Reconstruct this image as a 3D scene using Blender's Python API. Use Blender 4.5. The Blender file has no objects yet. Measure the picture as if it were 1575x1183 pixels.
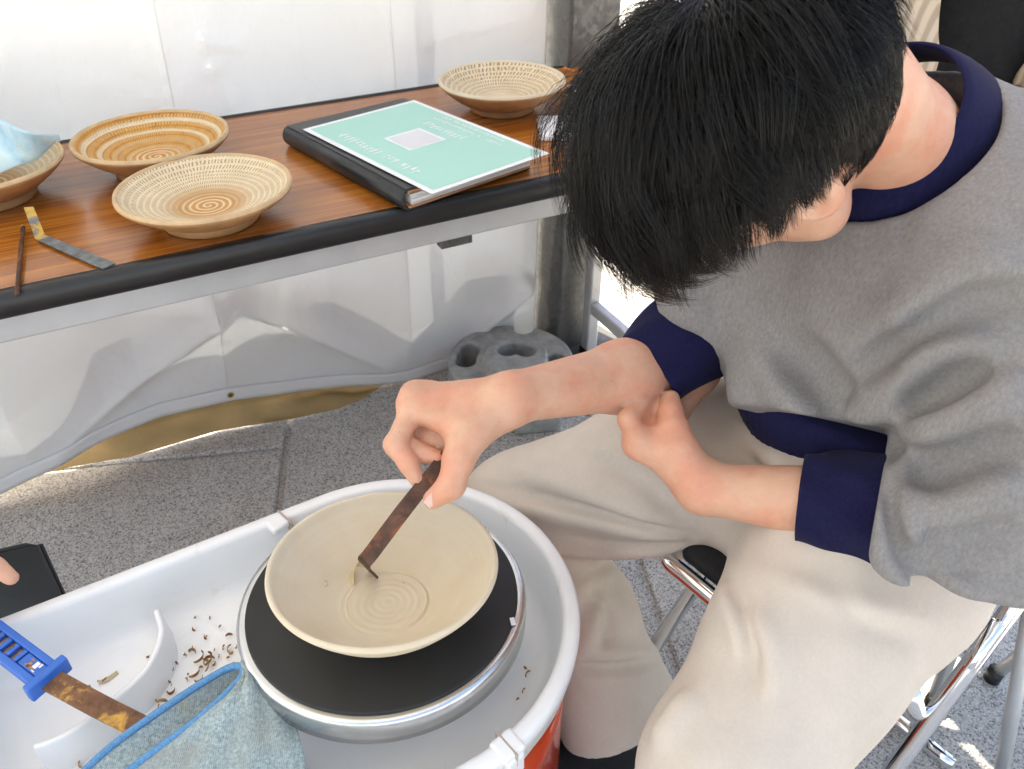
import bpy, bmesh, math, random, time
import numpy as np
from math import sin, cos, tan, pi, radians, sqrt, atan2
from mathutils import Vector, Matrix
T0 = time.time()
rng = np.random.default_rng(7)
random.seed(7)
scene = bpy.context.scene
COL = scene.collection

# ------------------------------------------------------------------ camera, sky, sun, exposure
CAM_H, PITCH, FPX = 1.15, radians(37.0), 1225.0
cam_d = bpy.data.cameras.new("camera")
cam = bpy.data.objects.new("camera", cam_d)
COL.objects.link(cam)
cam.location = (0, 0, CAM_H)
cam.rotation_euler = (pi / 2 - PITCH, 0, 0)
cam_d.sensor_width = 36.0
cam_d.lens = 36.0 * FPX / 1575.0
cam_d.clip_start = 0.02
cam_d.clip_end = 600
cam_d.dof.use_dof = True
cam_d.dof.focus_distance = 0.80
cam_d.dof.aperture_fstop = 13.0
scene.camera = cam

SUN_AZ = radians(137.0)      # direction towards the sun, measured from +X to +Y
SUN_EL = radians(62.0)
world = bpy.data.worlds.new("World")
scene.world = world
world.use_nodes = True
wn = world.node_tree.nodes
wl = world.node_tree.links
for n in list(wn):
    wn.remove(n)
sky = wn.new("ShaderNodeTexSky")
sky.sky_type = 'NISHITA'
sky.sun_disc = False
sky.sun_elevation = SUN_EL
sky.sun_rotation = pi / 2 - SUN_AZ
sky.air_density = 1.0
sky.dust_density = 2.5
sky.ozone_density = 1.0
bg = wn.new("ShaderNodeBackground")
bg.inputs["Strength"].default_value = 0.15
wo = wn.new("ShaderNodeOutputWorld")
wl.new(sky.outputs[0], bg.inputs[0])
wl.new(bg.outputs[0], wo.inputs[0])
sun_d = bpy.data.lights.new("sun", 'SUN')
sun_d.energy = 4.6
sun_d.angle = radians(0.5)
sun_d.color = (1.0, 0.94, 0.86)
sun = bpy.data.objects.new("sun", sun_d)
COL.objects.link(sun)
sdir = Vector((cos(SUN_EL) * cos(SUN_AZ), cos(SUN_EL) * sin(SUN_AZ), sin(SUN_EL)))
sun.rotation_euler = sdir.to_track_quat('Z', 'Y').to_euler()
vs = scene.view_settings
vs.view_transform = 'Standard'
vs.look = 'None'
vs.gamma = 1.0
vs.use_curve_mapping = False
vs.exposure = 1.92
vs.use_white_balance = True
vs.white_balance_temperature = 7700
vs.white_balance_tint = 10
scene.cycles.max_bounces = 8
scene.cycles.diffuse_bounces = 4
scene.cycles.transmission_bounces = 6
scene.cycles.use_denoising = True

# ------------------------------------------------------------------ survey helpers: photo pixel -> point in the place
CFW = np.array([0.0, cos(PITCH), -sin(PITCH)])
CUP = np.array([0.0, sin(PITCH), cos(PITCH)])
CRT = np.array([1.0, 0.0, 0.0])
CPOS = np.array([0.0, 0.0, CAM_H])
def ray(x, y):
    return CFW + (x - 787.5) / FPX * CRT - (y - 591.5) / FPX * CUP
def D(x, y, d):
    return CPOS + d * ray(x, y)
def Z(x, y, z):
    v = ray(x, y)
    return CPOS + v * ((z - CAM_H) / v[2])

def unit_(v):
    v = np.asarray(v, float); return v / np.linalg.norm(v)
# ------------------------------------------------------------------ object helpers
def tag(o, label=None, cat=None, group=None, kind=None):
    if label: o["label"] = label
    if cat: o["category"] = cat
    if group: o["group"] = group
    if kind: o["kind"] = kind
    return o
def empty(name, loc=(0, 0, 0), rz=0.0, label=None, cat=None, group=None):
    o = bpy.data.objects.new(name, None)
    o.empty_display_size = 0.1
    COL.objects.link(o)
    o.location = loc
    o.rotation_euler = (0, 0, rz)
    return tag(o, label, cat, group)
def link(name, me, mat=None, parent=None, smooth=False, loc=None, rot=None):
    o = bpy.data.objects.new(name, me)
    COL.objects.link(o)
    if mat is not None and len(me.materials) == 0:
        me.materials.append(mat)
    if parent is not None:
        o.parent = parent
    if loc is not None: o.location = loc
    if rot is not None: o.rotation_euler = rot
    if smooth and len(me.polygons):
        me.polygons.foreach_set("use_smooth", np.ones(len(me.polygons), dtype=bool))
    return o
def pydata(name, v, f, mat=None, parent=None, smooth=False, **k):
    me = bpy.data.meshes.new(name)
    me.from_pydata([tuple(map(float, p)) for p in v], [], [tuple(map(int, q)) for q in f])
    me.update()
    return link(name, me, mat, parent, smooth, **k)
def npmesh(name, v, q, mat=None, parent=None, smooth=True):
    """quads/tris array -> mesh, fast"""
    me = bpy.data.meshes.new(name)
    n = q.shape[1]
    me.vertices.add(len(v)); me.vertices.foreach_set("co", np.asarray(v, np.float32).ravel())
    me.loops.add(q.size); me.loops.foreach_set("vertex_index", q.astype(np.int32).ravel())
    me.polygons.add(len(q))
    me.polygons.foreach_set("loop_start", np.arange(0, q.size, n, dtype=np.int32))
    me.polygons.foreach_set("loop_total", np.full(len(q), n, dtype=np.int32))
    me.update(calc_edges=True)
    me.validate()
    return link(name, me, mat, parent, smooth)
def bm_obj(name, bm, mat=None, parent=None, smooth=False, bevel=0, seg=2, **k):
    if bevel:
        bmesh.ops.bevel(bm, geom=list(bm.edges), offset=bevel, segments=seg, affect='EDGES', profile=0.5)
    bmesh.ops.recalc_face_normals(bm, faces=list(bm.faces))
    me = bpy.data.meshes.new(name)
    bm.to_mesh(me); bm.free()
    o = link(name, me, mat, parent, smooth, **k)
    if smooth and bevel:
        pass
    return o
def box_bm(sx, sy, sz, c=(0, 0, 0), bm=None, rot=None):
    bm = bm or bmesh.new()
    m = Matrix.Translation(c) @ (rot.to_4x4() if rot is not None else Matrix()) @ Matrix.Diagonal((sx, sy, sz, 1))
    bmesh.ops.create_cube(bm, size=1.0, matrix=m)
    return bm
def box(name, sx, sy, sz, c, mat, parent=None, bevel=0.0, rz=0.0, seg=2, rot=None):
    bm = box_bm(sx, sy, sz)
    return bm_obj(name, bm, mat, parent, bevel=bevel, seg=seg, smooth=False, loc=c, rot=rot or (0, 0, rz))
def lathe(name, prof, mat, parent=None, n=96, loc=None, close=False):
    """prof: list of (r,z) -> surface of revolution"""
    prof = np.array(prof, float); m = len(prof)
    a = np.linspace(0, 2 * pi, n, endpoint=False)
    v = np.stack([prof[:, 0, None] * np.cos(a), prof[:, 0, None] * np.sin(a), np.repeat(prof[:, 1, None], n, 1)], -1).reshape(-1, 3)
    i = np.arange(m - 1)[:, None] * n; j = np.arange(n)[None]; k = (j + 1) % n
    q = np.stack([i + j, i + k, i + n + k, i + n + j], -1).reshape(-1, 4)
    if close:
        i0 = (m - 1) * n
        q = np.concatenate([q, np.stack([i0 + j[0], i0 + k[0], k[0], j[0]], -1)])
    o = npmesh(name, v, q, mat, parent, True)
    if loc is not None: o.location = loc
    return o
def spl(pts, n):
    """Catmull-Rom through points, n samples per span"""
    P = np.array(pts, float)
    if len(P) < 3:
        t = np.linspace(0, 1, n + 1)[:, None]; return P[0] * (1 - t) + P[-1] * t
    Q = np.vstack([2 * P[0] - P[1], P, 2 * P[-1] - P[-2]]); out = []
    for i in range(len(P) - 1):
        a, b, c, d = Q[i:i + 4]
        for t in np.linspace(0, 1, n, endpoint=False):
            out.append(.5 * ((2 * b) + (c - a) * t + (2 * a - 5 * b + 4 * c - d) * t * t + (3 * b - a - 3 * c + d) * t ** 3))
    out.append(P[-1]); return np.array(out)
def tube(name, pts, r, mat, parent=None, n=12, sm=0, caps=True, smooth=True):
    P = spl(pts, sm) if sm else np.array(pts, float)
    m = len(P)
    R = np.full(m, r) if np.isscalar(r) else np.interp(np.linspace(0, 1, m), np.linspace(0, 1, len(r)), r)
    tg = np.gradient(P, axis=0); tg /= np.linalg.norm(tg, axis=1)[:, None] + 1e-12
    ref = np.array([0, 0, 1.0]) if abs(tg[0][2]) < .9 else np.array([1.0, 0, 0])
    u = np.cross(tg[0], ref); u /= np.linalg.norm(u); v = []
    a = np.linspace(0, 2 * pi, n, endpoint=False)
    for i in range(m):
        u = u - tg[i] * (u @ tg[i]); u /= np.linalg.norm(u); w = np.cross(tg[i], u)
        v.append(P[i] + R[i] * (np.cos(a)[:, None] * u + np.sin(a)[:, None] * w))
    v = np.concatenate(v)
    f = [(i * n + j, i * n + (j + 1) % n, (i + 1) * n + (j + 1) % n, (i + 1) * n + j) for i in range(m - 1) for j in range(n)]
    if caps:
        f.append(tuple(range(n))[::-1]); f.append(tuple(range((m - 1) * n, m * n)))
    return pydata(name, v, f, mat, parent, smooth)
def grid_mesh(name, P, mat, parent=None, thick=0.0, smooth=True):
    """P (a,b,3) -> sheet; thick>0 gives it a solidify modifier"""
    a, b = P.shape[:2]
    i = np.arange(a - 1)[:, None] * b + np.arange(b - 1)[None]
    q = np.stack([i, i + 1, i + b + 1, i + b], -1).reshape(-1, 4)
    o = npmesh(name, P.reshape(-1, 3), q, mat, parent, smooth)
    if thick:
        s = o.modifiers.new("thickness", 'SOLIDIFY'); s.thickness = thick; s.offset = 0
    return o

# ------------------------------------------------------------------ materials
class NT:
    def __init__(s, name, rough=.5, spec=.5, color=(.5, .5, .5), metal=0.0, **kw):
        s.m = bpy.data.materials.new(name); s.m.use_nodes = True
        s.t = s.m.node_tree; s.N = s.t.nodes; s.L = s.t.links
        s.b = s.N["Principled BSDF"]
        s.set("Roughness", rough); s.set("Specular IOR Level", spec); s.set("Base Color", (*color, 1)); s.set("Metallic", metal)
        for k, v in kw.items(): s.set(k.replace("_", " "), v)
    def set(s, k, v): s.b.inputs[k].default_value = v
    def n(s, typ, **kw):
        nd = s.N.new(typ)
        for k, v in kw.items():
            if hasattr(nd, k): setattr(nd, k, v)
            else: nd.inputs[k.replace("_", " ")].default_value = v
        return nd
    def lk(s, a, b): s.L.new(a, b)
    def coord(s, kind="Object", scale=(1, 1, 1), rot=(0, 0, 0), loc=(0, 0, 0)):
        tc = s.n("ShaderNodeTexCoord"); mp = s.n("ShaderNodeMapping")
        mp.inputs["Scale"].default_value = scale; mp.inputs["Rotation"].default_value = rot; mp.inputs["Location"].default_value = loc
        s.lk(tc.outputs[kind], mp.inputs[0]); return mp.outputs[0]
    def noise(s, vec, scale, detail=4, rough=.55, dist=0.0):
        nd = s.n("ShaderNodeTexNoise"); nd.inputs["Scale"].default_value = scale; nd.inputs["Detail"].default_value = detail
        nd.inputs["Roughness"].default_value = rough; nd.inputs["Distortion"].default_value = dist
        if vec is not None: s.lk(vec, nd.inputs["Vector"])
        return nd.outputs["Fac"]
    def ramp(s, fac, stops, interp='LINEAR'):
        r = s.n("ShaderNodeValToRGB"); r.color_ramp.interpolation = interp
        e = r.color_ramp.elements
        while len(e) < len(stops): e.new(0.5)
        for el, (p, c) in zip(e, stops):
            el.position = p; el.color = (*c, 1) if len(c) == 3 else c
        s.lk(fac, r.inputs[0]); return r.outputs[0]
    def mix(s, fac, a, b, blend='MIX'):
        m = s.n("ShaderNodeMix"); m.data_type = 'RGBA'; m.blend_type = blend
        for sock, val in ((m.inputs[0], fac), (m.inputs[6], a), (m.inputs[7], b)):
            if hasattr(val, "is_linked") or hasattr(val, "links"): s.lk(val, sock)
            elif isinstance(val, tuple): sock.default_value = (*val, 1) if len(val) == 3 else val
            else: sock.default_value = val
        return m.outputs[2]
    def math(s, op, a, b=None, c=None):
        m = s.n("ShaderNodeMath"); m.operation = op
        for i, val in enumerate((a, b, c)):
            if val is None: continue
            if isinstance(val, (int, float)): m.inputs[i].default_value = val
            else: s.lk(val, m.inputs[i])
        return m.outputs[0]
    def bump(s, h, strength=.3, dist=.002):
        b = s.n("ShaderNodeBump"); b.inputs["Strength"].default_value = strength; b.inputs["Distance"].default_value = dist
        s.lk(h, b.inputs["Height"]); s.lk(b.outputs[0], s.b.inputs["Normal"]); return b
    def col(s, c): s.lk(c, s.b.inputs["Base Color"])
    def sock(s, k, v): s.lk(v, s.b.inputs[k])
G3 = lambda v: (v, v, v)
def m_plain(name, color, rough=.5, metal=0.0, var=.12, scale=40, bump=.0, **kw):
    t = NT(name, rough, color=color, metal=metal, **kw)
    c = t.coord(); f = t.noise(c, scale, 5)
    d = tuple(x * (1 - var) for x in color); l = tuple(min(1, x * (1 + var)) for x in color)
    t.col(t.ramp(f, [(.3, d), (.7, l)]))
    r = t.noise(c, scale * .4, 3)
    t.sock("Roughness", t.math('MULTIPLY_ADD', r, .25 * rough, rough * .88))
    if bump: t.bump(t.noise(c, scale * 6, 4), bump, .001)
    return t.m
def m_granite():
    t = NT("granite", .8, .3)
    c = t.coord()
    v = t.n("ShaderNodeTexVoronoi"); v.inputs["Scale"].default_value = 400; t.lk(c, v.inputs["Vector"])
    sp = t.n("ShaderNodeSeparateColor"); t.lk(v.outputs["Color"], sp.inputs[0])
    grains = t.ramp(sp.outputs[0], [(0, (.05, .05, .055)), (.15, (.14, .14, .14)), (.27, (.42, .415, .40)), (.62, (.58, .57, .545)), (1, (.76, .75, .72))])
    big = t.noise(c, 9, 4); fine = t.noise(c, 520, 3)
    col = t.mix(.35, grains, t.ramp(fine, [(.33, G3(.10)), (.5, G3(.50)), (.68, G3(.80))]))
    col = t.mix(1.0, col, t.ramp(big, [(.3, (.88, .87, .85)), (.7, (1, 1, .98))]), 'MULTIPLY')
    stain = t.ramp(t.noise(c, 3.2, 6, .7, .5), [(.60, G3(0)), (.72, G3(.5))])
    col = t.mix(stain, col, (.20, .17, .115))
    t.col(col)
    t.bump(t.noise(c, 230, 4, .7), .8, .0016)
    return t.m
def m_mortar():
    t = NT("joint_mortar", .9, .2); c = t.coord()
    t.col(t.ramp(t.noise(c, 24, 6, .7), [(.3, (.10, .085, .055)), (.5, (.20, .165, .105)), (.72, (.30, .27, .20))]))
    t.bump(t.noise(c, 160, 4), .6, .003); return t.m
def m_fabric_wall(name="white_tent_fabric", trans=.175):
    t = NT(name, .55, .35)
    c = t.coord()
    f = t.noise(c, 3.0, 5); g = t.noise(c, 60, 4, .7)
    t.col(t.mix(t.ramp(g, [(.62, G3(0)), (.8, G3(.22))]), t.ramp(f, [(.3, (.85, .85, .84)), (.7, (.89, .89, .88))]), (.62, .62, .60)))
    t.bump(t.noise(c, 7, 5, .6), .35, .02)
    tr = t.n("ShaderNodeBsdfTranslucent"); tr.inputs[0].default_value = (.84, .90, .96, 1)
    mx = t.n("ShaderNodeMixShader"); mx.inputs[0].default_value = trans
    o = t.N["Material Output"]
    t.lk(t.b.outputs[0], mx.inputs[1]); t.lk(tr.outputs[0], mx.inputs[2]); t.lk(mx.outputs[0], o.inputs[0])
    return t.m
def m_wood():
    t = NT("wood_grain_laminate", .27, .5)
    c = t.coord(scale=(1.0, 26, 26)); c2 = t.coord(scale=(2.4, 150, 150))
    a = t.noise(c, 2.6, 5, .6, .35); b = t.noise(c2, 2.0, 3, .6)
    col = t.ramp(a, [(.28, (.12, .026, .004)), (.45, (.30, .080, .010)), (.56, (.43, .137, .017)), (.74, (.54, .21, .036))])
    col = t.mix(.5, col, t.ramp(b, [(.35, (.19, .048, .007)), (.62, (.50, .185, .030))]))
    t.col(col); t.sock("Roughness", t.math('MULTIPLY_ADD', t.noise(t.coord(), 5, 4), .16, .16))
    t.set("Coat Weight", .25); t.set("Coat Roughness", .2)
    t.bump(b, .05, .0006)
    return t.m
def m_heather(name, base, streak=.25, bluish=0):
    t = NT(name, .95, .15); c = t.coord()
    f1 = t.noise(c, 260, 4, .7); f2 = t.noise(t.coord(scale=(1, 1, .25)), 420, 3, .7); f3 = t.noise(c, 14, 4)
    d = tuple(x * (1 - streak) for x in base); l = tuple(min(1, x * (1 + streak)) for x in base)
    col = t.mix(.5, t.ramp(f1, [(.32, d), (.68, l)]), t.ramp(f2, [(.35, d), (.65, l)]))
    col = t.mix(1.0, col, t.ramp(f3, [(.3, G3(.90)), (.7, G3(1))]), 'MULTIPLY')
    t.col(col)
    t.bump(t.noise(c, 1100, 2), .12, .00015)
    t.set("Sheen Weight", .03); t.set("Sheen Roughness", .5)
    return t.m
def m_skin():
    t = NT("skin", .46, .4); c = t.coord()
    n1 = t.noise(c, 22, 4); n2 = t.noise(c, 120, 5, .65)
    col = t.mix(t.ramp(n1, [(.38, G3(0)), (.62, G3(1))]), (.66, .395, .275), (.67, .32, .215))
    col = t.mix(t.ramp(n2, [(.55, G3(0)), (.8, G3(.35))]), col, (.56, .27, .19))
    t.col(col)
    fr = t.n("ShaderNodeTexVoronoi"); fr.inputs["Scale"].default_value = 75; t.lk(c, fr.inputs["Vector"])
    col = t.mix(t.ramp(fr.outputs["Distance"], [(.035, G3(.45)), (.075, G3(0))]), col, (.38, .17, .10))
    col = t.mix(1.0, col, t.ramp(t.noise(c, 60, 5, .7), [(.3, (.90, .84, .80)), (.7, (1, 1, 1))]), 'MULTIPLY'); t.col(col)
    t.sock("Roughness", t.math('MULTIPLY_ADD', t.noise(c, 140, 4), .25, .34))
    t.set("Subsurface Weight", .22); t.set("Subsurface Radius", (.9, .32, .18)); t.set("Subsurface Scale", .006)
    v = t.n("ShaderNodeTexVoronoi"); v.inputs["Scale"].default_value = 900; t.lk(c, v.inputs["Vector"])
    h = t.math('ADD', t.math('MULTIPLY', v.outputs["Distance"], .5), t.noise(c, 160, 4))
    h2 = t.math('ADD', h, t.math('MULTIPLY', t.noise(c, 45, 5, .65), 2.2))
    t.bump(h2, .30, .0010)
    return t.m
# ------------------------------------------------------------------ signed-distance sculpting (numpy) and surface nets
F32 = np.float32
def smin(a, b, k):
    if k <= 0: return np.minimum(a, b)
    h = np.maximum(k - np.abs(a - b), 0) / k
    return np.minimum(a, b) - h * h * k * F32(.25)
def smax(a, b, k): return -smin(-a, -b, k)
def s_cap(a, b, ra, rb=None):
    """tapered capsule"""
    a = np.asarray(a, F32); b = np.asarray(b, F32); rb = ra if rb is None else rb
    ab = b - a; L = float(ab @ ab) + 1e-12
    def f(p):
        t = np.clip(((p - a) @ ab) / F32(L), 0, 1)
        q = p - a - t[:, None] * ab
        return np.sqrt(np.einsum('ij,ij->i', q, q)) - (F32(ra) + F32(rb - ra) * t)
    f.bs = ((a + b) / 2, sqrt(L) / 2 + max(ra, rb))
    return f
def s_ell(c, r, R=None):
    c = np.asarray(c, F32); r = np.asarray(r, F32); M = np.eye(3, dtype=F32) if R is None else np.asarray(R, F32)
    def f(p):
        q = (p - c) @ M.T          # rows of M are the local axes
        k0 = np.sqrt((((q / r) ** 2).sum(1))); k1 = np.sqrt(((q / (r * r)) ** 2).sum(1)) + F32(1e-9)
        return k0 * (k0 - 1) / k1
    f.bs = (c, float(r.max())); return f
def s_chain(pts, rad, k=.01, sm=0):
    P = spl(pts, sm) if sm else np.array(pts, float)
    R = np.interp(np.linspace(0, 1, len(P)), np.linspace(0, 1, len(rad)), rad) if not np.isscalar(rad) else np.full(len(P), rad)
    return s_union([s_cap(P[i], P[i + 1], R[i], R[i + 1]) for i in range(len(P) - 1)], k)
def _bs(fs):
    cs = np.array([f.bs[0] for f in fs]); c = (cs.min(0) + cs.max(0)) / 2
    return (c.astype(F32), max(float(np.linalg.norm(f.bs[0] - c)) + f.bs[1] for f in fs))
def s_union(fs, k=.01):
    ks = [k] * len(fs) if np.isscalar(k) else k
    def f(p):
        d = fs[0](p)
        for g, kk in zip(fs[1:], ks[1:]):
            c, r = g.bs
            m = np.sqrt(((p - c) ** 2).sum(1)) - F32(r) < np.maximum(d, 0) + F32(kk) + F32(.001)   # others cannot change d
            if m.all(): d = smin(d, g(p), kk)
            elif m.any(): d = d.copy(); d[m] = smin(d[m], g(p[m]), kk)
        return d
    f.bs = _bs(fs); return f
def s_sub(f0, g, k=.005):
    def f(p): return smax(f0(p), -g(p), k)
    f.bs = f0.bs; return f
def s_cyl(c, ax, r, h):
    c = np.asarray(c, F32); ax = np.asarray(ax, F32); ax = ax / np.linalg.norm(ax)
    def f(p):
        q = p - c; t = q @ ax; rr = np.sqrt(np.maximum((q * q).sum(1) - t * t, 0)) - F32(r); tt = np.abs(t) - F32(h)
        return np.minimum(np.maximum(rr, tt), 0) + np.sqrt(np.maximum(rr, 0) ** 2 + np.maximum(tt, 0) ** 2)
    f.bs = (c, sqrt(r * r + h * h)); return f
def sdf_mesh(f, lo, hi, h, smooth=2, B=8, margin=1.15):
    lo = np.asarray(lo, float); hi = np.asarray(hi, float)
    nb = np.ceil((hi - lo) / (h * B)).astype(int)
    gi = np.stack(np.meshgrid(*[np.arange(k) for k in nb], indexing='ij'), -1).reshape(-1, 3)
    cen = (lo + (gi + .5) * h * B).astype(F32)
    d = np.concatenate([f(cen[i:i + 60000]) for i in range(0, len(cen), 60000)])
    gi = gi[np.abs(d) < h * B * margin]
    s1 = np.arange(B + 1); off = np.stack(np.meshgrid(s1, s1, s1, indexing='ij'), -1).reshape(-1, 3)
    NX = (nb * B + 2).astype(np.int64)
    ids, vs_, eds = [], [], []
    for c0 in range(0, len(gi), 256):
        g = gi[c0:c0 + 256]; ib = g[:, None, :] * B + off[None]
        p = (lo + ib * h).astype(F32).reshape(-1, 3)
        v = f(p).reshape(-1, B + 1, B + 1, B + 1)
        s = v < 0
        c8 = [(a, b, c) for a in (0, 1) for b in (0, 1) for c in (0, 1)]
        sub = lambda A, o: A[:, o[0]:o[0] + B, o[1]:o[1] + B, o[2]:o[2] + B]
        cnt = sum(sub(s, o).astype(np.int8) for o in c8)
        act = (cnt > 0) & (cnt < 8)
        bi, x, y, z = np.nonzero(act)
        if len(bi) == 0: continue
        cv = np.stack([v[bi, x + o[0], y + o[1], z + o[2]] for o in c8], 1)
        acc = np.zeros((len(bi), 3)); num = np.zeros(len(bi))
        for i, a in enumerate(c8):
            for j, b in enumerate(c8):
                if j <= i or sum(abs(np.subtract(a, b))) != 1: continue
                m = (cv[:, i] < 0) != (cv[:, j] < 0)
                t = cv[:, i] / (cv[:, i] - cv[:, j] + 1e-20)
                pt = np.array(a)[None] + t[:, None] * (np.array(b) - np.array(a))[None]
                acc[m] += pt[m]; num[m] += 1
        cell = g[bi] * B + np.stack([x, y, z], 1)
        vs_.append(lo + (cell + acc / num[:, None]) * h)
        ids.append((cell[:, 0].astype(np.int64) * NX[1] + cell[:, 1]) * NX[2] + cell[:, 2])
        for ax in range(3):
            o = [0, 0, 0]; o[ax] = 1
            a = s[:, :B, :B, :B]; b = sub(s, o)
            bi, x, y, z = np.nonzero(a != b)
            cell = g[bi] * B + np.stack([x, y, z], 1)
            eds.append((np.full(len(bi), ax), cell, a[bi, x, y, z]))
    ids = np.concatenate(ids); V = np.concatenate(vs_); od = np.argsort(ids); ids = ids[od]; V = V[od]
    quads = []
    for ax, cell, sg in eds:
        if len(ax) == 0: continue
        a = int(ax[0]); u, w = (a + 1) % 3, (a + 2) % 3
        k = []
        for du, dw in ((0, 0), (-1, 0), (-1, -1), (0, -1)):
            c = cell.copy(); c[:, u] += du; c[:, w] += dw
            k.append((c[:, 0].astype(np.int64) * NX[1] + c[:, 1]) * NX[2] + c[:, 2])
        k = np.stack(k, 1); ix = np.searchsorted(ids, k); ix = np.minimum(ix, len(ids) - 1)
        ok = (ids[ix] == k).all(1)
        q = ix[ok]; fl = ~sg[ok]; q[fl] = q[fl][:, ::-1]
        quads.append(q)
    Q = np.concatenate(quads)
    for _ in range(smooth):
        s = np.zeros_like(V); n = np.zeros(len(V))
        for i in range(4):
            a, b = Q[:, i], Q[:, (i + 1) % 4]
            for dim in range(3):
                s[:, dim] += np.bincount(a, V[b, dim], len(V)) + np.bincount(b, V[a, dim], len(V))
            n += np.bincount(a, minlength=len(V)) + np.bincount(b, minlength=len(V))
        V = V * .4 + .6 * s / np.maximum(n, 1)[:, None]
    return V, Q
def sdf_obj(name, f, h, mat, parent=None, pad=.03, box_=None, smooth=2, margin=1.15):
    c, r = f.bs
    lo, hi = (c - r - pad, c + r + pad) if box_ is None else box_
    V, Q = sdf_mesh(f, lo, hi, h, smooth, 8, margin)
    return npmesh(name, V, Q, mat, parent, True)
def march(f, x, y, d0=.25, d1=2.5):
    """where the sight line through a photo pixel meets the sculpted surface"""
    v = ray(x, y); n = np.linalg.norm(v); u = (v / n).astype(F32); t = d0 * n
    for _ in range(80):
        p = (CPOS + t * u).astype(F32)
        e = float(f(p[None])[0])
        if e < .0004: return p
        t += e * .8
        if t > d1 * n: return None
    return p

# ------------------------------------------------------------------ materials used below
M = {}
M['granite'] = m_granite(); M['mortar'] = m_mortar(); M['wall'] = m_fabric_wall(); M['wood'] = m_wood(); M['skin'] = m_skin()
M['black_rubber'] = m_plain("black_edge_rubber", (.012, .012, .013), .38, var=.2, scale=30)
M['silver'] = m_plain("painted_steel", (.55, .56, .57), .38, .35, .06, 20)
M['chrome'] = m_plain("chrome_tube", (.82, .83, .85), .09, 1.0, .03, 12)
M['steel'] = m_plain("brushed_steel", (.60, .61, .62), .26, 1.0, .06, 30)
def m_galv():
    t = NT("galvanised_steel", .5, .4, metal=.25); c = t.coord()
    v = t.n("ShaderNodeTexVoronoi"); v.inputs["Scale"].default_value = 95; t.lk(c, v.inputs["Vector"])
    sp = t.n("ShaderNodeSeparateColor"); t.lk(v.outputs["Color"], sp.inputs[0])
    f = t.math('ADD', t.math('MULTIPLY', sp.outputs[0], .35), t.math('MULTIPLY', t.noise(c, 75, 6, .7), .65))
    t.col(t.ramp(f, [(.25, (.085, .088, .088)), (.5, (.100, .103, .103)), (.8, (.122, .125, .125))]))
    t.sock("Roughness", t.ramp(f, [(.3, G3(.62)), (.7, G3(.36))])); t.bump(f, .1, .001); return t.m
M['galv'] = m_galv()
M['iron'] = m_plain("cast_zinc_weight", (.37, .385, .38), .66, .15, .22, 40, .25)
def m_pan():
    t = NT("white_plastic", .3, .5); c = t.coord()
    col = t.ramp(t.noise(c, 14, 4), [(.3, (.83, .83, .82)), (.7, (.87, .87, .86))])
    smear = t.ramp(t.noise(t.coord(scale=(1, .45, 1), rot=(0, 0, .6)), 26, 6, .7, .8), [(.60, G3(0)), (.74, G3(.35))])
    col = t.mix(smear, col, (.62, .53, .42))
    dust = t.ramp(t.noise(c, 300, 2), [(.72, G3(0)), (.78, G3(.6))]); col = t.mix(t.math('MULTIPLY', dust, t.ramp(t.noise(c, 12, 3), [(.45, G3(0)), (.7, G3(1))])), col, (.50, .38, .26))
    t.col(col); t.sock("Roughness", t.math('MULTIPLY_ADD', t.noise(c, 30, 5), .25, .22)); t.bump(t.noise(c, 260, 4), .05, .0006); return t.m
M['white_plastic'] = m_pan()
M['black_mat'] = m_plain("black_wheel_mat", (.012, .012, .012), .55, var=.25, scale=18)
def m_red():
    t = NT("orange_red_enamel", .22, .5, (.62, .055, .012)); c = t.coord()
    t.col(t.ramp(t.noise(c, 16, 3), [(.3, (.58, .045, .010)), (.7, (.70, .075, .018))])); t.set("Coat Weight", .5); return t.m
M['red'] = m_red()
def m_clay():
    t = NT("leather_hard_clay", .62, .35); c = t.coord(); 
    sx = t.n("ShaderNodeSeparateXYZ"); t.lk(c, sx.inputs[0])
    r = t.math('SQRT', t.math('ADD', t.math('MULTIPLY', sx.outputs[0], sx.outputs[0]), t.math('MULTIPLY', sx.outputs[1], sx.outputs[1])))
    rings = t.n("ShaderNodeTexNoise"); rings.inputs["Scale"].default_value = 1.0; rings.inputs["Detail"].default_value = 5
    cb = t.n("ShaderNodeCombineXYZ"); t.lk(t.math('MULTIPLY', r, 260), cb.inputs[0]); t.lk(t.math('MULTIPLY', sx.outputs[2], 4), cb.inputs[1]); t.lk(cb.outputs[0], rings.inputs["Vector"])
    col = t.ramp(rings.outputs["Fac"], [(.2, (.64, .545, .40)), (.8, (.68, .58, .435))])
    col = t.mix(t.ramp(t.noise(c, 25, 4), [(.45, G3(0)), (.75, G3(.4))]), col, (.57, .44, .275))
    t.col(col); t.bump(rings.outputs["Fac"], .10, .0008); return t.m
M['clay'] = m_clay()
def m_chip():
    t = NT("dry_clay_shaving", .85, .2); c = t.coord()
    t.col(t.ramp(t.noise(c, 60, 4), [(.3, (.20, .085, .03)), (.55, (.42, .22, .09)), (.75, (.58, .40, .22))])); return t.m
M['chip'] = m_chip()
M['wet_chip'] = m_plain("fresh_clay_curl", (.62, .49, .29), .7, var=.15, scale=90)
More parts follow.
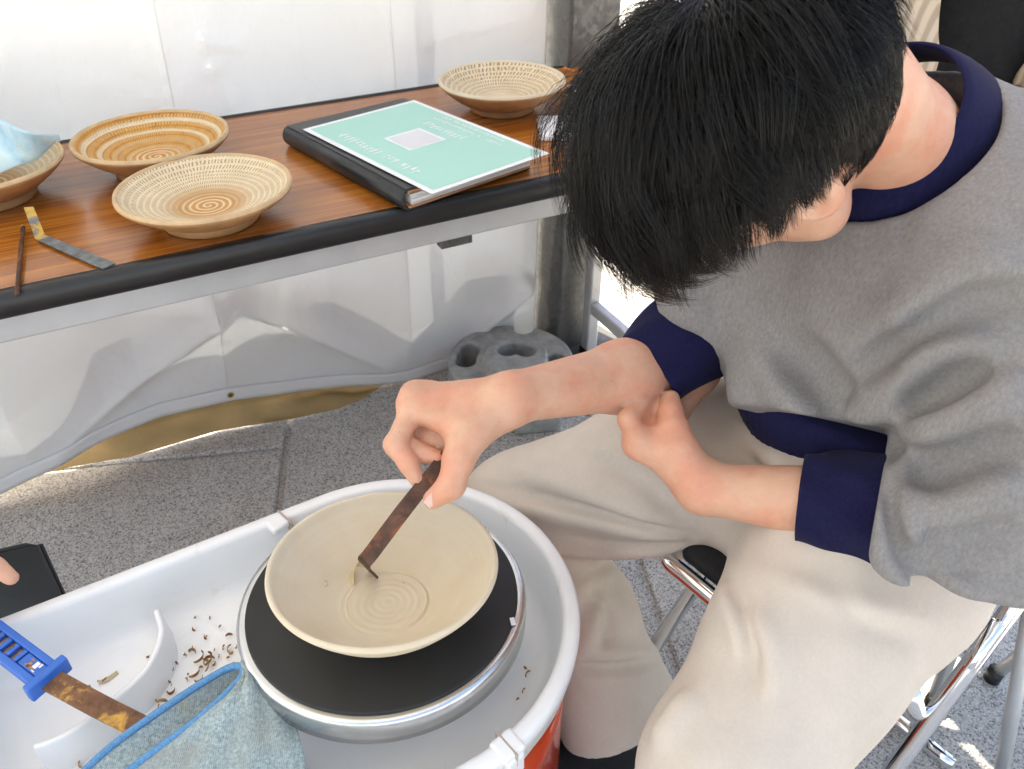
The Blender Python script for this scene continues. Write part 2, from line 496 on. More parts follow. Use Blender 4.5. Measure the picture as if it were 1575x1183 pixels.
def m_rust(name, base=(.085, .045, .028), spot=(.36, .16, .035), thr=.6, metal=.4):
    t = NT(name, .55, .4, metal=metal); c = t.coord()
    n = t.noise(c, 70, 6, .65); k = t.noise(c, 30, 5, .7, .6)
    col = t.ramp(n, [(.3, tuple(x * .55 for x in base)), (.7, tuple(x * 1.7 for x in base))])
    t.col(t.mix(t.ramp(k, [(thr - .05, G3(0)), (thr + .06, G3(1))]), col, spot)); t.bump(n, .3, .001); return t.m
M['rust_tool'] = m_rust("rusty_dark_steel", (.085, .042, .028), (.30, .095, .030), .60)
M['rust_blade'] = m_rust("clay_stained_blade", (.17, .075, .035), (.62, .34, .07), .585, .1)
M['blued'] = m_rust("blued_steel_strip", (.17, .18, .185), (.50, .29, .06), .70, .75)
M['blue_plastic'] = m_plain("blue_plastic", (.018, .13, .50), .35, var=.1, scale=30)
def m_towel():
    t = NT("blue_grey_terry", 1.0, .1); c = t.coord()
    n = t.noise(c, 340, 4, .75); b = t.noise(c, 20, 5, .6)
    col = t.ramp(n, [(.3, (.16, .215, .23)), (.5, (.32, .405, .42)), (.7, (.52, .59, .58))])
    col = t.mix(t.ramp(b, [(.42, G3(0)), (.7, G3(.75))]), col, (.30, .315, .285))
    col = t.mix(t.ramp(t.noise(c, 11, 4, .6), [(.66, G3(0)), (.76, G3(.55))]), col, (.46, .33, .13))
    t.col(col); w = t.n("ShaderNodeTexWave"); w.inputs["Scale"].default_value = 190; w.inputs["Distortion"].default_value = 3; t.lk(c, w.inputs["Vector"])
    t.bump(t.math('ADD', n, t.math('MULTIPLY', w.outputs["Fac"], .6)), .6, .0012); t.set("Sheen Weight", .1); return t.m
M['towel'] = m_towel()
M['towel_hem'] = m_plain("blue_hem_thread", (.10, .27, .48), .9, var=.25, scale=500, bump=.4)
M['leather'] = m_plain("black_leatherette", (.014, .015, .018), .36, var=.25, scale=60, bump=.15)
M['paper'] = m_plain("white_paper", (.80, .79, .80), .6, var=.02)
M['kraft'] = m_plain("tan_leather_lining", (.42, .20, .10), .7, var=.2, scale=60)
M['mint'] = m_plain("mint_print", (.35, .65, .55), .3, var=.02, scale=6)
M['print_white'] = m_plain("white_print", (.83, .85, .85), .3, var=.02)
M['code_grey'] = m_plain("pale_grey_print", (.66, .655, .68), .3, var=.03)
M['film'] = None
M['tarp'] = m_plain("tan_ground_sheet", (.34, .235, .10), .55, var=.15, scale=12, bump=.2)
M['brass'] = m_plain("brass_eyelet", (.48, .33, .09), .3, 1.0)
M['navy'] = m_heather("navy_rib_knit", (.009, .009, .042), .35)
M['grey_knit'] = m_heather("heather_grey_fleece", (.235, .224, .220), .20)
M['khaki'] = m_heather("beige_cotton_twill", (.61, .535, .465), .05)
M['black_cloth'] = m_plain("black_cotton", (.010, .010, .012), .9, var=.3, scale=200)
M['inner_dark'] = m_plain("brown_inner_shirt", (.13, .09, .06), .9, var=.2, scale=200)
def m_hair():
    t = NT("black_hair", .25, .36); c = t.coord()
    t.col(t.ramp(t.noise(c, 50, 3), [(.3, (.0015, .0014, .0013)), (.75, (.0055, .0045, .004))])); return t.m
M['hair'] = m_hair()
def m_cord(cx=0.62, cy=1.14):
    """corduroy: ribs that run down the garment, counted round the wearer"""
    t = NT("beige_corduroy", .9, .2); c = t.coord("Object", loc=(-cx, -cy, 0))
    q = t.n("ShaderNodeSeparateXYZ"); t.lk(c, q.inputs[0])
    ang = t.math('ARCTAN2', q.outputs[0], t.math('MULTIPLY', q.outputs[1], -1.0))
    w = t.math('SINE', t.math('ADD', t.math('MULTIPLY', ang, 190.0), t.math('MULTIPLY', t.noise(c, 8, 2), 6.0)))
    f = t.math('MULTIPLY_ADD', w, .5, .5)
    t.col(t.ramp(f, [(.2, (.36, .28, .20)), (.7, (.52, .42, .32))])); t.bump(f, .5, .0015); return t.m
M['cord'] = m_cord()
def m_tobikanna(name, kind):
    """chatter-mark pottery: rings of little cuts through pale slip down to an ochre body"""
    t = NT(name, .5, .4); c = t.coord()
    s = t.n("ShaderNodeSeparateXYZ"); t.lk(c, s.inputs[0]); x, y, z = s.outputs
    wob = t.math('MULTIPLY', t.math('SUBTRACT', t.noise(c, 14, 2), .5), .004)
    r = t.math('ADD', t.math('SQRT', t.math('ADD', t.math('MULTIPLY', x, x), t.math('MULTIPLY', y, y))), wob)
    ang = t.math('ADD', t.math('DIVIDE', t.math('ARCTAN2', y, x), 2 * pi), .5)
    pitch, cuts, thr = dict(cream=(.0074, 128, .30), rings=(.0092, 120, .50), pierced=(.0086, 84, .32))[kind]
    # one spiral groove so that neighbouring rows are staggered
    row_f = t.math('ADD', t.math('DIVIDE', r, pitch), ang)
    row = t.math('FLOOR', row_f); v = t.math('FRACT', row_f)
    jit = t.math('MULTIPLY', t.math('SUBTRACT', t.noise(c, 90, 3), .5), 1.7)
    u = t.math('FRACT', t.math('ADD', t.math('ADD', t.math('MULTIPLY', ang, cuts), t.math('MULTIPLY', row, .37)), t.math('ADD', t.math('MULTIPLY', v, .35), jit)))
    du = t.math('ABSOLUTE', t.math('SUBTRACT', u, .5)); dv = t.math('ABSOLUTE', t.math('SUBTRACT', v, .5))
    inside = t.math('MULTIPLY', t.ramp(du, [(thr * .5, G3(1)), (thr * .5 + .10, G3(0))]), t.ramp(dv, [(.28, G3(1)), (.40, G3(0))]))
    fade = t.ramp(r, [(.018, G3(0)), (.034, G3(1))])
    cut = t.math('MULTIPLY', inside, fade)
    slip = t.ramp(t.noise(c, 45, 4), [(.3, (.66, .53, .35)), (.7, (.76, .635, .45))])
    ochre = t.ramp(t.noise(c, 70, 4), [(.3, (.43, .165, .014)), (.7, (.57, .245, .026))])
    if kind == 'pierced':
        cutc = (.36, .235, .12)
    else:
        cutc = (.42, .265, .125) if kind == 'cream' else (.46, .27, .11)
    if kind == 'rings':
        band = t.math('FRACT', t.math('DIVIDE', r, pitch * 2))
        inr = t.ramp(t.math('ABSOLUTE', t.math('SUBTRACT', band, .5)), [(.31, G3(1)), (.38, G3(0))])
        inner = t.ramp(r, [(.060, G3(1)), (.075, G3(.0))])
        tomix = t.math('MAXIMUM', inr, t.math('MULTIPLY', inner, .75))
        base = t.mix(tomix, slip, ochre); base = t.mix(t.math('MULTIPLY', cut, .6), base, t.mix(tomix, (.50, .33, .16), (.66, .47, .22)))
    else:
        inner = t.ramp(r, [(.034, G3(.9)), (.058, G3(0))]) if kind == 'cream' else t.ramp(r, [(.01, G3(.2)), (.05, G3(0))])
        base = t.mix(inner, slip, ochre); base = t.mix(cut, base, cutc)
    # spiral of slip left in the middle
    sp = t.math('FRACT', t.math('ADD', t.math('DIVIDE', r, .0085), ang)); spm = t.math('MULTIPLY', t.ramp(t.math('ABSOLUTE', t.math('SUBTRACT', sp, .5)), [(.12, G3(1)), (.26, G3(0))]), t.ramp(r, [(.028, G3(1)), (.04, G3(0))]))
    base = t.mix(t.math('MULTIPLY', spm, .8), base, slip)
    t.col(base)
    h = t.math('SUBTRACT', t.math('MULTIPLY', t.noise(c, 200, 3), .15), cut)
    t.bump(h, .5, .0009)
    return t.m
M['plate_cream'] = m_tobikanna("chattered_cream_slip", 'cream')
M['plate_rings'] = m_tobikanna("chattered_ochre_rings", 'rings')
M['plate_pierced'] = m_tobikanna("chattered_pale_slip", 'pierced')
M['rim_clay'] = m_plain("pale_rim_clay", (.56, .385, .215), .6, var=.15, scale=40, bump=.1)
M['terracotta'] = m_plain("bare_ochre_clay", (.42, .22, .095), .6, var=.18, scale=40, bump=.1)
# ------------------------------------------------------------------ the setting
UA = radians(27.5)                       # direction of the tent wall and table
U = np.array([cos(UA), sin(UA), 0.0]); NN = np.array([-sin(UA), cos(UA), 0.0])
JA = radians(98.3)                       # direction of the paving joints
g = pydata("ground", [(-80, -80, -.012), (80, -80, -.012), (80, 80, -.012), (-80, 80, -.012)], [(0, 1, 2, 3)], M['mortar'])
tag(g, kind="structure")
J1 = Z(436, 720, 0); J2 = Z(1022, 980, 0)
jd = np.array([cos(JA), sin(JA), 0]); jn = np.array([sin(JA), -cos(JA), 0])
SW = float((J2 - J1) @ jn); SL = 0.92
pav = empty("paving", label=None); tag(pav, kind="structure")
c0 = float((Z(105, 912, 0) - J1) @ jd)
def slab_mesh(w, l, t=.06):
    bm = box_bm(w, l, t); bmesh.ops.bevel(bm, geom=list(bm.edges), offset=.004, segments=1, affect='EDGES')
    me = bpy.data.meshes.new("paving_slab"); bm.to_mesh(me); bm.free(); me.materials.append(M['granite']); return me
slab_me = slab_mesh(SW - .014, SL - .012)
for i in range(-4, 7):
    for j in range(-3, 6):
        c = J1 + jn * (i + .5) * SW + jd * (c0 + (j + .5 + (.37 * (i % 2))) * SL)
        o = link("paving_slab", slab_me, None, pav)
        o.location = (c[0], c[1], -.03 + random.uniform(-.0012, .0012)); o.rotation_euler = (random.uniform(-.0015, .0015), random.uniform(-.0015, .0015), JA - pi / 2 + (pi if (i + j) % 2 else 0))
far = pydata("outer_pavement", [(-70, -70, -.008), (70, -70, -.008), (70, 70, -.008), (-70, 70, -.008)], [(0, 1, 2, 3)], M['granite'])
far.location = (0, 0, 0); tag(far, kind="structure")
# the pavement sheet stays below the slabs' tops; joints show between the slabs
# ---- tent wall
TF = Z(400, 373, .70)                    # a point on the table's front top edge
TW = 0.50
WOFF = float(TF @ NN) + TW + .05         # wall plane offset along NN
def W(x, y, off=WOFF):
    v = ray(x, y); t = (off - CPOS @ NN) / (v @ NN); p = CPOS + t * v
    return float(p @ U), float(p[2])
hem_px = [(-700, 1090), (-300, 880), (-120, 800), (0, 745), (50, 718), (150, 668), (250, 632), (358, 607), (430, 601), (560, 586), (628, 577), (690, 560), (760, 545), (815, 530), (900, 520)]
FLARE = 0.0
hem = np.array([W(x, y + 7, WOFF - FLARE) for x, y in hem_px])
def hem_z(s): return np.clip(np.interp(s, hem[:, 0], hem[:, 1]), .006, .12)
post_s = W(814, 330)[0]
def crease(S, Zz, a, b, amp, w, sharp=1.0, asym=0.0):
    a = np.array(a); b = np.array(b); ab = b - a; L = np.linalg.norm(ab); e = ab / L; nrm = np.array([-e[1], e[0]])
    q0 = S - a[0]; q1 = Zz - a[1]; t = q0 * e[0] + q1 * e[1]; d = q0 * nrm[0] + q1 * nrm[1]
    along = np.clip(np.minimum(t, L - t) / (.15 * L) + .35, 0, 1); along = along * along * (3 - 2 * along)
    prof = np.exp(-np.abs(d / w) ** sharp) * (1 + asym * np.tanh(d / (w * .3)))
    return amp * along * prof
ns, nz = 420, 300
S1 = np.linspace(hem[0, 0], post_s + .02, ns)
TT = np.linspace(0, 1, nz) ** 1.25
Sg, Tg = np.meshgrid(S1, TT, indexing='ij')
hz = hem_z(Sg); Zg = hz + Tg * (2.12 - hz)
O = np.zeros_like(Sg)
vert = [((288, 0), (352, 600), .020, .05), ((610, 0), (627, 577), .016, .045), ((20, 500), (52, 716), .020, .05), ((-140, 300), (-130, 780), .012, .05)]
for a, b, amp, w in vert:
    A, Bb = W(*a), W(*b); A = (A[0], 2.1)
    O += crease(Sg, Zg, A, Bb, -amp * .4, w, .9, .35)
    e_ = (np.array(Bb) - np.array(A)); e_ = e_ / np.linalg.norm(e_); dd_ = np.abs((Sg - A[0]) * e_[1] - (Zg - A[1]) * e_[0]); O += -.045 * np.clip(1 - dd_ / .16, 0, 1)
for a, b, amp, w in [((352, 450), (60, 715), -.055, .030), ((355, 452), (610, 575), -.055, .028), ((700, 560), (818, 430), -.045, .024), ((640, 545), (818, 480), .014, .03), ((330, 470), (180, 640), .010, .05), ((420, 470), (600, 540), .010, .05),
                     ((120, 500), (330, 470), .006, .05), ((300, 55), (372, 75), -.006, .010), ((300, 40), (330, 110), -.005, .012), ((310, 90), (352, 165), -.006, .015), ((395, 470), (430, 520), -.004, .012),
                     ((180, 590), (215, 622), -.004, .010), ((330, 30), (600, 60), .006, .06), ((20, 60), (270, 140), .005, .08), ((640, 70), (820, 20), -.008, .04), ((700, 130), (822, 60), .006, .03)]:
    O += crease(Sg, Zg, W(*a), W(*b), amp, w, 1.1, .2)
for k in range(26):
    s = random.uniform(S1[0], S1[-1]); z = random.uniform(.1, 1.4); an = random.uniform(0, pi); L = random.uniform(.08, .3)
    O += crease(Sg, Zg, (s, z), (s + L * cos(an), z + L * sin(an)), random.choice((-1, 1)) * random.uniform(.001, .003), random.uniform(.012, .04), 1.5)
O *= np.clip((Zg - hz) / .16, .22, 1)
O += .012 * np.sin(Sg * 3.1 + .6) * np.clip(1 - Zg / .8, 0, 1) + .004 * np.sin(Sg * 9 + Zg * 4)
O -= FLARE * np.clip(1 - (Zg - hz) / .55, 0, 1) ** 1.6
edge = np.clip((S1[-1] - .35 - Sg) / -.35, 0, 1); O += -.03 * edge ** 2 * np.clip(Zg, 0, 1)
PW = U * Sg[..., None] + NN * (WOFF + O)[..., None] + np.array([0, 0, 1.]) * Zg[..., None]
tw = empty("tent_wall", tuple(PW[ns // 2, 0]), label="white tent side wall hanging behind the wooden table, creased and open at its hem", cat="tent wall")
def under(o, root):
    o.parent = root; o.matrix_parent_inverse = Matrix.Translation(root.location).inverted() if not root.rotation_euler.z else (Matrix.Translation(root.location) @ Matrix.Rotation(root.rotation_euler.z, 4, 'Z')).inverted()
    return o
under(grid_mesh("sheet", PW, M['wall'], None, .0007), tw)
# hem band: a second layer of cloth sewn along the bottom
hS = S1; hb = []
for tz in (.0, .3, .7, 1.0):
    z = hem_z(hS) + tz * .034 - .002
    row = U * hS[:, None] + NN * (WOFF - .0035 + np.array([np.interp(zz, Zg[i], O[i]) for i, zz in enumerate(z)]))[:, None] + np.array([0, 0, 1.]) * z[:, None]
    hb.append(row)
under(grid_mesh("hem", np.stack(hb, 1), M['wall'], None, .0015), tw)
def wall_pt(x, y, lift):
    s, z = W(x, y); i = int(np.argmin(abs(S1 - s))); o = np.interp(z, Zg[i], O[i])
    return U * s + NN * (WOFF + o - lift) + np.array([0, 0, z])
for a, b in (((288, 0), (352, 600)), ((610, 0), (627, 577))):
    sA, sB2 = W(*a)[0], W(*b)[0]; zs_ = np.linspace(2.05, W(*b)[1] + .01, 90); pts_ = []
    for z_ in zs_:
        s_ = sA + (sB2 - sA) * (2.05 - z_) / (2.05 - zs_[-1]); i_ = int(np.argmin(abs(S1 - s_))); pts_.append(U * s_ + NN * (WOFF + np.interp(z_, Zg[i_], O[i_]) - .0006) + np.array([0, 0, z_]))
    under(tube("fold_line", pts_, .0008, M['wall'], n=6), tw)  # raised line added along a fold, standing in for its change of brightness
ey = lathe("eyelet", [(.0028, .0008), (.0030, .0016), (.0045, .0022), (.0062, .0016), (.0068, 0)], M['brass'], None, 32)
ep = wall_pt(354, 606, .006); ey.rotation_euler = (pi / 2, 0, UA); ey.location = tuple(ep); under(ey, tw)
eh = lathe("eyelet_hole", [(0.0001, .0006), (.003, .0006)], M['black_cloth'], None, 24); eh.rotation_euler = (pi / 2, 0, UA); eh.location = tuple(ep); under(eh, tw)
# tan ground sheet behind the hem
gs_bot = [(-60, 775), (40, 735), (110, 718), (200, 703), (330, 664), (400, 652), (450, 644), (520, 629), (560, 612), (596, 588), (640, 577), (720, 557), (790, 540)]
B0 = np.array([Z(x, y, .004) for x, y in gs_bot]); sB = np.linspace(0, 1, len(B0)); s2 = np.linspace(0, 1, 120)
B0 = np.stack([np.interp(s2, sB, B0[:, i]) for i in range(3)], 1)
rows = []; sc = B0 @ U; sn = B0 @ NN
for k, tz in enumerate(np.linspace(0, 1, 26)):
    if tz < .7:
        t_ = tz / .7; off = sn * (1 - t_) + np.maximum(WOFF + .03, sn + .025) * t_
        z = .004 + np.minimum(hem_z(sc) * .55, .05) * t_ ** 1.5 + (.006 * np.sin(sc * 24 + t_ * 3) + .004 * np.sin(sc * 63 + 2 * t_)) * sin(pi * t_) + .004 * sin(pi * t_)
    else:
        t_ = (tz - .7) / .3; off = np.maximum(WOFF + .03, sn + .025); z = .004 + np.minimum(hem_z(sc) * .55, .05) * (1 - t_) + (hem_z(sc) + .27) * t_  # upright part hidden behind the wall, added to block sun under the hem
    rows.append(U * sc[:, None] + NN * off[:, None] + np.array([0, 0, 1.]) * z[:, None])
o = grid_mesh("ground_sheet", np.stack(rows, 1), M['tarp'], None, .0012)
tag(o, "tan ground sheet peeking out under the white tent wall onto the paving", "tarp")
# ---- galvanised post
pb = Z(864, 552, 0)
post = empty("tent_post", tuple(pb), label="square galvanised steel post behind the far end of the table", cat="post")
PA = radians(38); pa = .134
bm = box_bm(pa, pa, 2.3, (0, 0, 1.15)); po = bm_obj("shaft", bm, M['galv'], post, bevel=.006, rot=(0, 0, PA))
po.location = tuple(np.array([cos(PA) * 0 - sin(PA) * 0, 0, 0]) + np.array([0.0, pa * .72, 0]))
box("base_plate", .22, .22, .012, (0.0, pa * .72, .006), M['galv'], post, .003, PA)
# ---- tent roof: the canopy that shades the place (above the frame)
ra, rb2, rc, rd = -2.7, .53, -1.0, WOFF + .10
gu, gv = np.meshgrid(np.linspace(ra, rb2, 60), np.linspace(rc, rd, 60), indexing='ij')
RP = U * gu[..., None] + NN * gv[..., None] + np.array([0, 0, 1.]) * (2.05 + .02 * np.sin(gu * 5) * np.sin(gv * 4))[..., None]
roof = empty("tent_canopy", tuple(U * ra + NN * rd), label="white tent canopy stretched over the whole demonstration", cat="canopy")
under(grid_mesh("roof_sheet", RP, m_fabric_wall('canopy_fabric', .22), None, .0007), roof)
for (a, b) in ((ra, rc), (rb2, rc), (ra, rd), (rb2, rd)):
    p = U * a + NN * b
    if b > 0 and a > 0: continue
    under(tube("pole", [(p[0], p[1], 0), (p[0], p[1], 2.02)], .02, M['galv']), roof)
p = U * rb2 + NN * rd; under(tube("pole", [(p[0], p[1], 0), (p[0], p[1], 2.02)], .02, M['galv']), roof)
# ---- purple banner outdoors behind the post
bp = D(948, 10, 2.9)
bn = empty("banner", (bp[0] + .25, bp[1], 0), label="purple banner hanging outdoors behind the steel post", cat="banner")
bx, bz = np.meshgrid(np.linspace(-.27, .27, 20), np.linspace(.95, 2.3, 40), indexing='ij')
grid_mesh("cloth", np.stack([bx, .02 * np.sin(bx * 14 + bz * 2), bz], -1), m_plain("purple_cloth", (.10, .02, .28), .8), bn, .001)
tube("pole", [(-.29, 0, 0), (-.29, 0, 2.35)], .011, M['silver'], bn)
box("foot", .3, .3, .03, (-.29, 0, .015), M['black_rubber'], bn, .004)
# ---- tent weight (round cast ring with hub, slots and a notch)
wc = Z(786, 640, 0) + np.array([0, .105, 0]); wc[2] = 0
def weight_sdf(c, th):
    ring = s_cyl((c[0], c[1], th / 2), (0, 0, 1), .140, th / 2 - .006)
    def rnd(f, r):
        g_ = lambda p: f(p) - F32(r); g_.bs = (f.bs[0], f.bs[1] + r); return g_
    f = rnd(ring, .006)
    hub = rnd(s_cyl((c[0] + .012, c[1] - .02, th * .62), (0, 0, 1), .068, th * .62), .006)
    f = s_union([f, hub], .012)
    holes = [s_cap((c[0] + .012 + .028 * cos(a), c[1] - .02 + .028 * sin(a), -.1), (c[0] + .012 + .028 * cos(a), c[1] - .02 + .028 * sin(a), .4), .022) for a in (2.4, 2.0, 1.2, .6)]
    kid = [s_cap((c[0] + .105 * cos(a), c[1] + .105 * sin(a), -.1), (c[0] + .105 * cos(a), c[1] + .105 * sin(a), .4), .024) for a in (2.75, 2.98, 3.2)]
    kid += [s_cap((c[0] + .105 * cos(a), c[1] + .105 * sin(a), -.1), (c[0] + .105 * cos(a), c[1] + .105 * sin(a), .4), .02) for a in (-.2, 0.05)]
    notch = [s_cap((c[0] + r_ * cos(1.35), c[1] + r_ * sin(1.35), -.1), (c[0] + r_ * cos(1.35), c[1] + r_ * sin(1.35), .4), .024) for r_ in (.135, .16)]
    cut = s_union(holes + kid + notch, .004)
    return s_sub(f, cut, .008)
wt = sdf_obj("tent_weight", weight_sdf(wc, .085), .0032, M['iron'], None, box_=((wc[0] - .17, wc[1] - .17, -.02), (wc[0] + .17, wc[1] + .17, .19)))
wt.location = (0, 0, .002)
tag(wt, "round grey cast tent weight with slots on the paving beside the post", "weight")
# flat grey step stone under the weight's front and a black clip on the floor
fp = Z(822, 672, 0)
lug = bm_obj("weight_block", box_bm(.10, .075, .055), M['iron'], None, bevel=.008, loc=(fp[0], fp[1] + .045, .0285), rot=(0, 0, .15))
tag(lug, "small grey block on the paving in front of the round weight", "block")
# ---- table
tr_s = float(Z(905, 96, .70) @ U) + .115          # right end, along U
TL = 1.80
Tm = Matrix(((U[0], NN[0], 0, 0), (U[1], NN[1], 0, 0), (0, 0, 1, 0), (0, 0, 0, 1)))
tfo = float(TF @ NN)
tb = empty("folding_table", tuple(U * tr_s + NN * tfo), UA, "long folding table with wood-grain top, black edge and steel frame", "table")
TH = .70
box("tabletop", TL - .03, TW - .03, .030, (-TL / 2, TW / 2, TH - .015), M['wood'], tb, .003)
# rounded black edge band running round the top
def ring_tube(name, x0, x1, y0, y1, z0, z1, t, mat, parent, rc=.03):
    out = []
    for (cx, cy, a0) in ((x1 - rc, y1 - rc, 0), (x0 + rc, y1 - rc, pi / 2), (x0 + rc, y0 + rc, pi), (x1 - rc, y0 + rc, 1.5 * pi)):
        for k in range(7):
            a = a0 + k / 6 * pi / 2; out.append((cx, cy, cos(a), sin(a)))
    zc, hh = (z0 + z1) / 2, (z1 - z0) / 2; v = []; prof = []
    for k in range(9):
        a = -pi / 2 + pi * k / 8; prof.append((rc + (t * .45) * (cos(a) - 1) * 1.0, zc + hh * sin(a)))
    prof += [(rc - t, z1), (rc - t, z0)]
    n = len(prof)
    for cx, cy, dx, dy in out:
        for r_, z_ in prof: v.append((cx + dx * r_, cy + dy * r_, z_))
    m = len(out); f = [(i * n + j, ((i + 1) % m) * n + j, ((i + 1) % m) * n + (j + 1) % n, i * n + (j + 1) % n) for i in range(m) for j in range(n)]
    return pydata(name, v, f, mat, parent, True)
ring_tube("edge_band", -TL, 0, 0, TW, TH - .030, TH + .002, .0165, M['black_rubber'], tb)
box("rail", TL - .12, .022, .034, (-TL / 2, .036, TH - .053), M['silver'], tb, .003)
box("rail", TL - .12, .022, .034, (-TL / 2, TW - .036, TH - .053), M['silver'], tb, .003)
for xx in (-.06, -TL + .06, -TL / 2): box("cross_rail", .022, TW - .096, .03, (xx, TW / 2, TH - .052), M['silver'], tb, .003)
bk = float(Z(700, 362, .625) @ U) - tr_s
box("bracket", .05, .02, .02, (bk, .05, TH - .080), M['galv'], tb, .002)
for xx in (-.10, -TL + .10):
    for yy in (.06, TW - .06):
        box("leg", .03, .03, TH - .07, (xx, yy, (TH - .07) / 2 + .004), M['silver'], tb, .004)
        box("foot_cap", .036, .036, .03, (xx, yy, .015), M['black_rubber'], tb, .004)
    box("stretcher", .024, TW - .15, .03, (xx, TW / 2, .15), M['silver'], tb, .004)
    box("shelf_bar", .022, TW - .15, .022, (xx, TW / 2, .56), M['silver'], tb, .004)
# ------------------------------------------------------------------ plates on the table
def plate(px, py, rad, h, mat, label, foot=.060, rim_t=.0065):
    c = Z(px, py, TH + h)
    root = empty("plate", (c[0], c[1], TH + .001), random.uniform(0, 6), label, "plate", "chatter-marked plates on the table")
    R = rad
    inner = [(.0005, .018), (R * .25, .0185), (R * .42, .021), (R * .6, .0275), (R * .78, h * .68), (R * .9, h * .86), (R - rim_t, h - .003)]
    inner = spl(inner, 5)
    rim = [(R - rim_t * .8, h - .0012), (R - rim_t * .45, h), (R - rim_t * .12, h - .0014), (R, h - .005)]
    outer = spl([(R, h - .005), (R - .002, h - .009), (R * .86, h * .60), (R * .68, h * .33), (foot + .006, .0135), (foot + .002, .011), (foot, .0005), (foot - .005, 0), (foot - .008, .002), (foot - .011, .009), (.0005, .010)], 4)
    lathe("bowl_wall", inner, mat, root, 128); 
    lathe("underside", outer, M['terracotta'], root, 128)
    lathe("rim", [tuple(inner[-1])] + rim, M['rim_clay'] if mat is not M['plate_pierced'] else M['clay'], root, 128)
    return root
plate(231.5, 206, .1075, .052, M['plate_rings'], "ochre plate with pale concentric rings beside the tent wall")
plate(313.5, 284, .1085, .047, M['plate_cream'], "cream plate with dense chatter marks nearest the table's front edge", .060)
plate(772, 120, .1085, .052, M['plate_pierced'], "pale plate with dotted rows beyond the black binder", .055)
pl0 = plate(-40, 248, .1080, .052, M['plate_cream'], "plate at the left edge of the picture under a stained blue sheet", .060)
# stained blue sheet lying in the leftmost plate
def m_stain():
    t = NT("stained_blue_sheet", .5, .4); c = t.coord()
    a = t.noise(t.coord(scale=(1, .35, 1)), 24, 5, .6, .5); b = t.noise(c, 42, 4, .6)
    col = t.ramp(a, [(.28, (.20, .36, .50)), (.45, (.36, .55, .66)), (.6, (.52, .66, .70)), (.75, (.62, .66, .58))])
    t.col(t.mix(t.ramp(b, [(.64, G3(0)), (.70, G3(.8))]), col, (.58, .38, .12))); return t.m
shp = [Z(-80, 300, TH + .05), Z(10, 262, TH + .050), Z(52, 243, TH + .055), Z(90, 208, TH + .082)]
shq = [Z(-90, 120, TH + .10), Z(-20, 170, TH + .110), Z(40, 202, TH + .100), Z(90, 207, TH + .083)]
A_ = spl(shp, 8); B_ = spl(shq, 8); rows = []
for t_ in np.linspace(0, 1, 14):
    p = A_ * (1 - t_) + B_ * t_; p[:, 2] += .006 * np.sin(np.linspace(0, 7, len(p)) + 3 * t_) * sin(pi * t_) - .012 * sin(pi * t_); rows.append(p)
o = grid_mesh("glaze_sheet", np.stack(rows, 1), m_stain(), None, .0016)
tag(o, "curled light blue stained sheet lying in the leftmost plate", "sheet")
M['gold_tip'] = m_rust("clay_smeared_steel", (.20, .20, .19), (.62, .38, .08), .50, .4)
# ------------------------------------------------------------------ strip tools on the table
def strip(name, pts, width_dir, w, th, mat, parent=None, sm=6, wend=None):
    P = spl(pts, sm); n = len(P); tg = np.gradient(P, axis=0); tg /= np.linalg.norm(tg, axis=1)[:, None]
    wd = np.array([np.asarray(width_dir, float)] * n) if np.ndim(width_dir) == 1 else np.array([np.interp(np.linspace(0, 1, n), np.linspace(0, 1, len(width_dir)), np.array(width_dir)[:, i]) for i in range(3)]).T
    wd = wd - tg * (wd * tg).sum(1)[:, None]; wd /= np.linalg.norm(wd, axis=1)[:, None]; nr = np.cross(tg, wd)
    ws = np.interp(np.linspace(0, 1, n), np.linspace(0, 1, len(w)), w) if not np.isscalar(w) else np.full(n, w)
    v = []; f = []
    for i in range(n):
        for a, b in ((-.5, -.5), (.5, -.5), (.5, .5), (-.5, .5)): v.append(P[i] + wd[i] * ws[i] * a + nr[i] * th * b)
    for i in range(n - 1):
        for j in range(4): f.append((i * 4 + j, i * 4 + (j + 1) % 4, i * 4 + 4 + (j + 1) % 4, i * 4 + 4 + j))
    f += [(3, 2, 1, 0), tuple(range(4 * n - 4, 4 * n))]
    return pydata(name, v, f, mat, parent)
pe, pm, pt_ = Z(168, 410, TH + .003), Z(62, 365, TH + .004), Z(44, 319, TH + .030)
axis = pe - pm; axis /= np.linalg.norm(axis); wd = np.cross((0, 0, 1), axis)
o = empty("bent_trimming_blade", tuple(pm))
under(strip("blade", [pe, pe * .6 + pm * .4, pm * .95 + pe * .05], wd, [.0165, .016, .0135], .0016, M['blued'], sm=5), o)
under(strip("bent_tip", [pm * .95 + pe * .05, pm * .99 + pt_ * .01, pm * .85 + pt_ * .15 - np.array([0, 0, .001]), pm * .5 + pt_ * .5, pt_], wd, [.0135, .0125, .0115, .0115, .0105], .0016, M['gold_tip'], sm=5), o)
tag(o, "grey steel strip with upturned clay-stained end lying on the wooden table", "trimming tool")
a, b = Z(35, 350, TH + .006), Z(26, 453, TH + .004)
rod = empty("needle_tool", tuple(b), label="thin brown rod with split end lying at the table's front edge", cat="needle tool")
under(tube("rod", [a, a * .5 + b * .5, b], .0026, M['rust_tool'], n=10), rod)
under(tube("ferrule", [a + (a - b) * .012, a], .0031, M['brass'], n=10), rod)
# ------------------------------------------------------------------ binder with a printed sheet
bd = .030
BL = [Z(437, 207, TH + bd * .5), Z(655, 160, TH + bd), Z(866, 250, TH + bd), Z(622, 312, TH + bd * .5)]
cs = [np.array(p) for p in BL]
